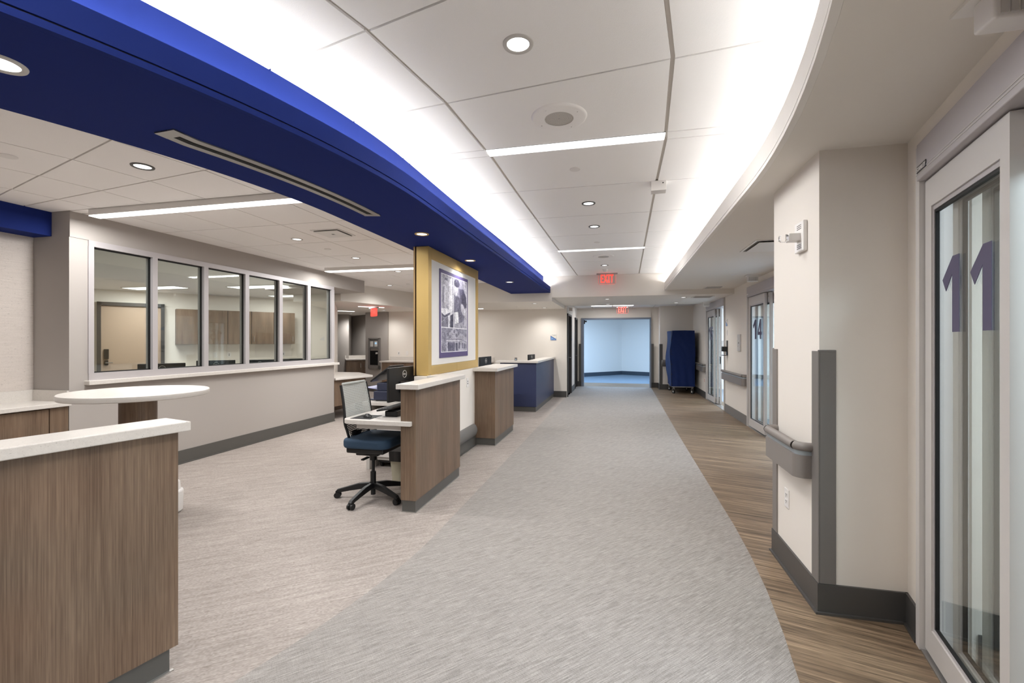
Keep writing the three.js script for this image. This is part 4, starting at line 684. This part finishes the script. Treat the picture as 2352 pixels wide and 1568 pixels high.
// task chair
const holeTex = (() => { const w = 256, h = 256; const d = new Uint8Array(w * h * 4); const cw = 16; for (let j = 0; j < h; j++) for (let i = 0; i < w; i++) { const row = Math.floor(j / cw), x = ((i + (row % 2) * cw / 2) % cw) - cw / 2, y = (j % cw) - cw / 2; const e = Math.abs((x + y * .5) / 3.0) ** 2 + Math.abs(y / 4.1) ** 2; const v = e < 1 ? 0 : 255; const k = (j * w + i) * 4; d[k] = d[k + 1] = d[k + 2] = v; d[k + 3] = 255; } const t = new THREE.DataTexture(d, w, h); t.magFilter = THREE.LinearFilter; t.wrapS = t.wrapT = THREE.RepeatWrapping; t.needsUpdate = true; return t; })();
{ const t = thing('task_chair', 'swivel task chair with grey perforated back and navy seat', 'chair', [-2.175, 0, 3.75], .0);   // faces local +x
  // seat
  const sh = new THREE.Shape(); const a = .21, b = .225, r = .085; sh.moveTo(-a + r, -b); sh.lineTo(a - r, -b); sh.quadraticCurveTo(a, -b, a, -b + r); sh.lineTo(a, b - r); sh.quadraticCurveTo(a, b, a - r, b); sh.lineTo(-a + r, b); sh.quadraticCurveTo(-a, b, -a, b - r); sh.lineTo(-a, -b + r); sh.quadraticCurveTo(-a, -b, -a + r, -b);
  mesh('seat', new THREE.ExtrudeGeometry(sh, { depth: .03, bevelEnabled: true, bevelSize: .022, bevelThickness: .026, bevelOffset: -.01, bevelSegments: 5, curveSegments: 10 }).rotateX(-Math.PI / 2).translate(.035, .515, 0), M.chairBlue, t);
  mesh('seat_pan', rbox(.36, .05, .40, .015, .03, .468, 0), M.black, t); mesh('mechanism', merge([rbox(.22, .05, .16, .01, -.02, .42, 0), rbox(.03, .014, .10, .005, -.02, .378, .10), cyl(.035, .03, .06, 16, 0, .375, 0)]), M.black, t);
  mesh('gas_lift', merge([cyl(.014, .014, .2, 16, 0, .285, 0), cyl(.025, .025, .11, 20, 0, .185, 0), cyl(.022, .022, .11, 20, 0, .085, 0)]), M.black, t);
  // back: curved sheet
  const backGeo = (y0, y1, w0, w1, lean, n = 10, m = 8) => { const pos = [], uv = [], idx = []; for (let j = 0; j <= m; j++) for (let i = 0; i <= n; i++) { const v = j / m, u = i / n * 2 - 1, y = y0 + (y1 - y0) * v, w = w0 + (w1 - w0) * v; const x = -.135 - (y - .5) * lean - .028 * (1 - u * u) + .018 * Math.sin((y - .5) * 6); pos.push(x, y, u * w); uv.push(u * w / .24, y / .24); } for (let j = 0; j < m; j++) for (let i = 0; i < n; i++) { const q = j * (n + 1) + i; idx.push(q, q + 1, q + n + 2, q, q + n + 2, q + n + 1); } const g = new THREE.BufferGeometry(); g.setAttribute('position', new THREE.Float32BufferAttribute(pos, 3)); g.setAttribute('uv', new THREE.Float32BufferAttribute(uv, 2)); g.setIndex(idx); g.computeVertexNormals(); return g; };
  mesh('back_panel', backGeo(.70, 1.045, .215, .198, .10), std(0xb7bab6, .6, { alphaMap: holeTex, alphaTest: .5, side: THREE.DoubleSide }), t);
  mesh('lumbar_panel', backGeo(.55, .70, .13, .215, .10, 10, 4), std(0x161617, .6, { alphaMap: holeTex, alphaTest: .5, side: THREE.DoubleSide }), t);
  const edge = (k) => { const p = []; for (let i = 0; i <= 8; i++) { const y = .50 + (1.035 - .50) * i / 8, w = y < .70 ? .13 + (.217 - .13) * (y - .50) / .2 : .217 + (.2 - .217) * (y - .70) / .345; p.push(new THREE.Vector3(-.137 - (y - .5) * .10 + .018 * Math.sin((y - .5) * 6) - .006, y, k * w)); } return new THREE.TubeGeometry(new THREE.CatmullRomCurve3(p), 24, .012, 8); };
  mesh('back_frame', edge(1), M.black, t); mesh('back_frame', edge(-1), M.black, t); mesh('top_rail', rbox(.014, .018, .37, .006, -.197, 1.045, 0), M.chairGrey, t);
  mesh('back_spine', new THREE.TubeGeometry(new THREE.CatmullRomCurve3([[-.02, .43, 0], [-.12, .435, 0], [-.172, .49, 0], [-.168, .60, 0]].map(p => new THREE.Vector3(...p))), 20, .028, 10).scale(1, 1, 2.4), M.black, t);
  for (let k = 0; k < 5; k++) { const an = (266 + k * 72) * Math.PI / 180; const g = new THREE.Group(); g.name = 'base_leg'; g.rotation.y = an; g.scale.set(1.07, 1, 1); t.add(g);
    const prof = new THREE.Shape([[.0, .095], [.03, .135], [.12, .128], [.22, .098], [.298, .075], [.312, .06], [.312, .042], [.285, .042], [.28, .055], [.2, .07], [.1, .085]].map(p => new THREE.Vector2(...p)));
    mesh('arm', new THREE.ExtrudeGeometry(prof, { depth: .026, bevelEnabled: true, bevelSize: .004, bevelThickness: .004, bevelSegments: 2 }).translate(0, 0, -.013), M.black, g);
    const w = new THREE.CylinderGeometry(.026, .026, .018, 20).rotateX(Math.PI / 2); mesh('caster', merge([w.clone().translate(.30, .026, .016), w.clone().translate(.30, .026, -.016), rbox(.03, .03, .012, .004, .298, .045, 0)]), M.black, g); }
}
{ const t = thing('wastebasket', 'cream wastebasket with black liner under the station desk', 'bin', [-2.08, 0, 4.18]); mesh('basket', new THREE.CylinderGeometry(.15, .115, .33, 4, 1, false).rotateY(Math.PI / 4).translate(0, .165, 0), M.binCream, t); mesh('liner', new THREE.CylinderGeometry(.158, .153, .10, 4, 1, false).rotateY(Math.PI / 4).translate(0, .295, 0), M.black, t); }
{ const t = thing('mobile_pedestal', 'white mobile pedestal under the desk return', 'pedestal', [-2.46, 0, 4.9]); mesh('cabinet_body', rbox(.40, .58, .46, .006, 0, .37, 0), M.plasticGrey, t); for (const y of [.20, .38, .55]) mesh('drawer_front', rbox(.39, .165, .016, .003, 0, y, .236), M.plasticWhite, t); for (const x of [-.16, .16]) for (const z of [-.18, .18]) mesh('caster', cyl(.03, .03, .022, 14).rotateZ(Math.PI / 2).translate(x, .03, z), M.black, t); mesh('plinth', box(.38, .03, .44, 0, .07, 0), M.black, t); }
// desk beyond the window wall
{ const t = thing('passage_desk', 'wood laminate desk with white top beyond the end of the window wall', 'desk', [-5.3, 0, 7.8]); mesh('desk_top', own(t, prism([[-4.93, 7.22], [-4.72, 8.12], [-5.4, 8.75], [-6.3, 8.75], [-5.4, 7.4]], .722, .76, .004)), M.quartz, t);
  mesh('front_panel', own(t, prism([[-4.97, 7.24], [-4.83, 8.02], [-4.86, 8.03], [-5.0, 7.25]], .25, .722)), M.lam, t); mesh('side_panel', own(t, prism([[-4.83, 8.02], [-5.3, 8.5], [-5.33, 8.47], [-4.86, 7.99]], .02, .722)), M.lam, t); mesh('leg', own(t, prism(rect(-5.75, -5.7, 8.3, 8.6), 0, .722)), M.lam, t); }
// passage dispenser and niche cabinets
{ const t = thing('recessed_dispenser', 'grey recessed water dispenser in the passage pier', 'dispenser', [-6.72, .66, 11.67]);
  t.rotation.y = -.27; const z = .02;
  mesh('bezel', merge([box(.04, .86, .06, -.19, .42, z), box(.04, .86, .06, .19, .42, z), box(.42, .04, .06, 0, .84, z), box(.42, .10, .06, 0, .04, z)]), M.guard, t); mesh('alcove', box(.34, .40, .02, 0, .30, z - .015), M.black, t); mesh('control_face', box(.34, .24, .03, 0, .68, z), M.bumper, t);
  mesh('label_plate', box(.11, .15, .006, -.08, .69, z + .018), M.plasticGrey, t); mesh('display', box(.11, .15, .006, .08, .69, z + .018), M.plasticGrey, t); mesh('lit_screen', box(.07, .05, .004, .08, .71, z + .022), M.lcd, t); mesh('spout', rbox(.05, .05, .06, .008, .12, .43, z + .02), M.plasticGrey, t); }
{ const t = thing('niche_cabinet', 'dark wood cabinet with two doors in the passage niche', 'cabinet', [-7.55, 0, 12.4], .62); mesh('carcass', box(.95, .8, .4, 0, .45, -.1), M.lam, t); for (const k of [-1, 1]) { const d = mesh('door', rbox(.46, .7, .018, .002, k * .235, .45, .11), M.lam, t); mesh('pull_handle', rbox(.012, .13, .02, .004, k * .06, .70, .13), M.chrome, d); } mesh('toe_kick', box(.93, .05, .36, 0, .025, -.1), M.base, t); }
{ const t = thing('niche_counter', 'white counter slab on the passage niche cabinet', 'worktop', [-7.55, .86, 12.4], .62); mesh('slab', rbox(.97, .035, .46, .004, 0, .018, -.08), M.quartz, t); mesh('backsplash', box(.97, .1, .015, 0, .085, -.30), M.quartz, t); }
{ const t = thing('wall_counter', 'white counter with laminate front on the cream wall behind the printer', 'counter', [-5.2, 0, 11.3]); mesh('slab', own(t, prism(rect(-6.2, -3.2, 11.0, 11.598), .865, .90, .004)), M.quartz, t); mesh('backsplash', own(t, prism(rect(-6.2, -3.2, 11.58, 11.599), .90, 1.0)), M.quartz, t); mesh('cabinet_front', own(t, prism(rect(-6.15, -3.25, 11.04, 11.59), .1, .865)), M.lam, t); mesh('toe_kick', own(t, prism(rect(-6.12, -3.28, 11.08, 11.59), 0, .1)), M.base, t); }
{ const t = thing('blue_station_desk', 'white desk top with shelf behind the blue counter', 'desk', [-2.3, 0, 10.4]); mesh('desk_top', own(t, prism(rect(-2.55, -1.76, 9.22, 11.55), .682, .72, .003)), M.quartz, t); mesh('end_panel', own(t, prism(rect(-2.5, -1.8, 11.5, 11.54), 0, .682)), M.greige, t); }
{ const t = thing('station_back_desk', 'white desk top behind the far wood counter block', 'desk', [-2.5, 0, 6.8]); mesh('desk_top', own(t, prism(rect(-2.75, -2.07, 5.98, 8.6), .719, .757, .003)), M.quartz, t); mesh('end_panel', own(t, prism(rect(-2.7, -2.1, 8.5, 8.54), 0, .719)), M.greige, t); }
{ const t = thing('desk_device', 'small grey phone dock on the blue counter ledge', 'device', [-2.05, 1.03, 9.13]); mesh('case', rbox(.05, .06, .03, .004, 0, .03, 0), M.guard, t); mesh('lit_button', box(.014, .012, .003, 0, .02, .016), M.lcd, t); }
{ const t = thing('office_chair', 'grey topped chair back just showing over the blue counter', 'chair', [-2.98, 0, 9.75]); mesh('backrest', rbox(.42, .5, .05, .02, 0, .81, 0), M.chairGrey, t); mesh('seat', rbox(.45, .07, .45, .03, 0, .46, -.22), M.chairBlue, t); mesh('post', cyl(.025, .025, .42, 14, 0, .22, -.2), M.black, t); for (let k = 0; k < 5; k++) mesh('base_leg', box(.28, .03, .035, .14, .05, 0).rotateY(k * 1.2566).translate(0, 0, -.2), M.black, t); }

// ================================================================ COVERED CART
{ const t = thing('covered_cart', 'tall cart under a navy fabric cover parked by the wall', 'cart', [1.70, 0, 13.53], .02);
  const w = .60, d = .95, y0 = .20, y1 = 1.71;
  const g = new THREE.BoxGeometry(w, y1 - y0, d, 26, 64, 20), p = g.attributes.position; 
  for (let i = 0; i < p.count; i++) { let x = p.getX(i), y = p.getY(i), z = p.getZ(i); const v = (y + (y1 - y0) / 2) / (y1 - y0); const belly = .022 * Math.sin(v * Math.PI) + .012 * Math.sin(v * 9 + z * 5); const fold = .010 * Math.sin(x * 31 + v * 4) * (1 - v) + .012 * Math.sin((x * .8 + y) * 17 + 2 * Math.sin(x * 9)) * v; if (Math.abs(x) > w / 2 - 1e-4) x += x < 0 ? -(belly * 2.2 * (.35 + .65 * Math.cos(z * 2.2)) - .006) : .3 * belly; if (Math.abs(z) > d / 2 - 1e-4) z += Math.sign(z) * (belly * .5 + fold); if (Math.abs(y - (y1 - y0) / 2) < 1e-4) y += -.010 * Math.cos(x * 5) * Math.cos(z * 5) + .004; p.setXYZ(i, x, y, z); }
  g.computeVertexNormals(); mesh('fabric_cover', g.translate(0, (y0 + y1) / 2, 0), M.cover, t);
  mesh('zip_line', new THREE.TubeGeometry(new THREE.CatmullRomCurve3([0, .25, .5, .75, 1].map(v => new THREE.Vector3(-w / 2 + .004 - .02 * Math.sin(v * Math.PI), y0 + .01 + (y1 - y0 - .02) * v, d / 2 + .008 * Math.sin(v * Math.PI)))), 24, .005, 6), M.black, t);
  for (let i = 0; i < 5; i++) mesh('fastener', box(.03, .014, .008, -w / 2 + .01, y0 + .06 + i * .27, d / 2 + .012), M.black, t);
  mesh('cart_deck', box(w - .06, .03, d - .06, 0, .19, 0), M.steel, t);
  for (const [x, z] of [[-.24, .42], [.24, .42], [-.24, -.42], [.24, -.42]]) { const c = mesh('caster_fork', merge([box(.008, .075, .04, x - .02, .11, z), box(.008, .075, .04, x + .02, .11, z), box(.05, .012, .05, x, .152, z)]), M.chrome, t); mesh('caster_wheel', cyl(.058, .058, .028, 24).rotateZ(Math.PI / 2).rotateY(.5).translate(x, .058, z), M.blackSoft, c); mesh('wheel_hub', cyl(.024, .024, .034, 16).rotateZ(Math.PI / 2).rotateY(.5).translate(x, .058, z), M.plasticGrey, c); } }

// ================================================================ OFFICE SEEN THROUGH THE WINDOW
const TB = Math.atan2(bdir[1], bdir[0]);
for (let i = 0; i < 5; i++) { const o = atB(2.63 + i * .46, 0); const t = thing('wall_cabinet', ['leftmost wood wall cabinet beside the office door', 'second wood wall cabinet from the office door', 'third wood wall cabinet from the office door', 'fourth wood wall cabinet from the office door', 'wood wall cabinet farthest from the office door'][i], 'cabinet', [o[0], 1.36, o[1]], TB, 'office wall cabinets');
  mesh('carcass', box(.455, .74, .32, .23, .37, .16), M.lam, t); const d = mesh('door', rbox(.45, .735, .018, .002, .23, .37, .329), M.lam, t); mesh('pull_handle', rbox(.010, .13, .022, .004, i % 2 ? .05 : .41, .12, .345), M.chrome, d); }
{ const o = atB(2.7, .02), t = thing('office_counter', 'white office counter along the back wall behind the window', 'counter', [o[0], 0, o[1]], TB); mesh('slab', box(2.35, .035, .6, 1.17, .84, .3), M.quartz, t); mesh('cabinet_front', box(2.33, .72, .55, 1.17, .46, .28), M.lam, t); mesh('toe_kick', box(2.3, .1, .5, 1.17, .05, .28), M.base, t); }
for (const [k, t0, kind, lab] of [[0, 3.35, 'outlet', 'white duplex outlet under the office wall cabinets'], [1, 3.62, 'data', 'white data outlet under the office wall cabinets near the middle pane'], [2, 4.75, 'data', 'white data outlet below the far end of the office cabinets']]) { const a = atB(t0, .005); outlet('wall_outlet', lab, 'outlet', [a[0], 1.12, a[1]], TB, kind); }
monitorAt('office monitor top showing at the sill of the second pane', [-6.05, .74, 4.95], .93, .52); monitorAt('office monitor top showing at the sill of the third pane', [-6.2, .74, 5.95], .8, .52); monitorAt('office monitor top showing at the sill of the fourth pane', [-5.75, .74, 6.35], .85, .52); monitorAt('office monitor top showing at the sill of the fifth pane', [-5.75, .74, 7.15], .9, .50);
{ const t = thing('office_desk', 'long office desk under the station window', 'desk', [-5.7, 0, 5.3]); mesh('desk_top', own(t, prism([[-5.12, 3.6], [-5.12, 7.1], [-5.9, 8.2], [-6.55, 7.6], [-6.55, 4.6]], .705, .74, .003)), M.quartz, t); mesh('front_panel', own(t, prism(rect(-5.16, -5.12, 3.6, 7.1), .02, .705)), M.greige, t); }

// ================================================================ ROOM LIGHT SOURCES OUT OF VIEW
function panelLight(label, [x, y, s], w, d, level, color, group) { const t = thing('ceiling_panel_light', label, 'ceiling light', [x, y, s], 0, group); mesh('frame', box(w + .04, .012, d + .04, 0, -.006, 0), M.plasticWhite, t); mesh('diffuser', box(w, .004, d, 0, -.014, 0), M.lensLinear, t); rectLight(t, w, d, level, [0, -.02, 0], [0, -1, 0], color); }
panelLight('ceiling panel light in the office near the door', [-8.6, 2.45, 6.9], 1.2, .3, LEVEL.office, NEUTRAL, 'office ceiling lights'); panelLight('ceiling panel light in the far corner of the office', [-7.3, 2.45, 8.8], .6, .3, LEVEL.office, NEUTRAL, 'office ceiling lights'); panelLight('ceiling panel light in the office near the window', [-6.5, 2.45, 7.2], 1.2, .3, LEVEL.office, NEUTRAL, 'office ceiling lights');
panelLight('cool ceiling panel light in the lobby over the darker corner', [-1.2, 2.6, 16.3], 1.2, .6, LEVEL.lobby, COOL, 'lobby ceiling lights'); panelLight('cool ceiling panel light in the lobby over the brighter corner', [1.3, 2.6, 16.6], 1.2, .6, LEVEL.lobby, COOL, 'lobby ceiling lights');
const DAY = new THREE.Color(.72, .86, 1.0);
panelLight('cool ceiling panel light of the patient room nearer the pier', [4.2, 2.6, 7.4], 1.2, 1.2, LEVEL.room, DAY, 'patient room ceiling lights'); panelLight('cool ceiling panel light of the farthest patient room', [4.2, 2.6, 11.6], 1.2, 1.2, LEVEL.room, DAY, 'patient room ceiling lights');
{ const a = at11(1.9, 1.2); panelLight('cool ceiling panel light just inside door 11', [a[0], 2.6, a[1]], .9, .9, LEVEL.room * 1.0, DAY, 'patient room ceiling lights'); }
// tray and station lights behind the viewer, in the same fan as those in view
{ const a = 26 * Math.PI / 180, R = 6.3; linear(CX + R * Math.cos(a) - .6, CX + R * Math.cos(a) + .6, 3.05 - R * Math.sin(a), 3.15 - R * Math.sin(a), TRAY + .002, .002, 'tray ceiling linear light behind the viewer', LEVEL.linear, a); }
linear(-4.6, -2.6, -.1, 0, STN, .058, 'station ceiling linear light behind the viewer', LEVEL.linear, .3);
downlight(-1.9, TRAY, -.6, 'tray ceiling downlight behind the viewer', LEVEL.down, M.base, G_TRAY);
downlight(-3.9, STN, .4, 'station ceiling downlight behind the viewer', LEVEL.down, M.base, G_STN);

scene.traverse(o => { if (o.isMesh) o.castShadow = o.receiveShadow = true; });
scene.updateMatrixWorld(true);
renderer.render(scene, camera);
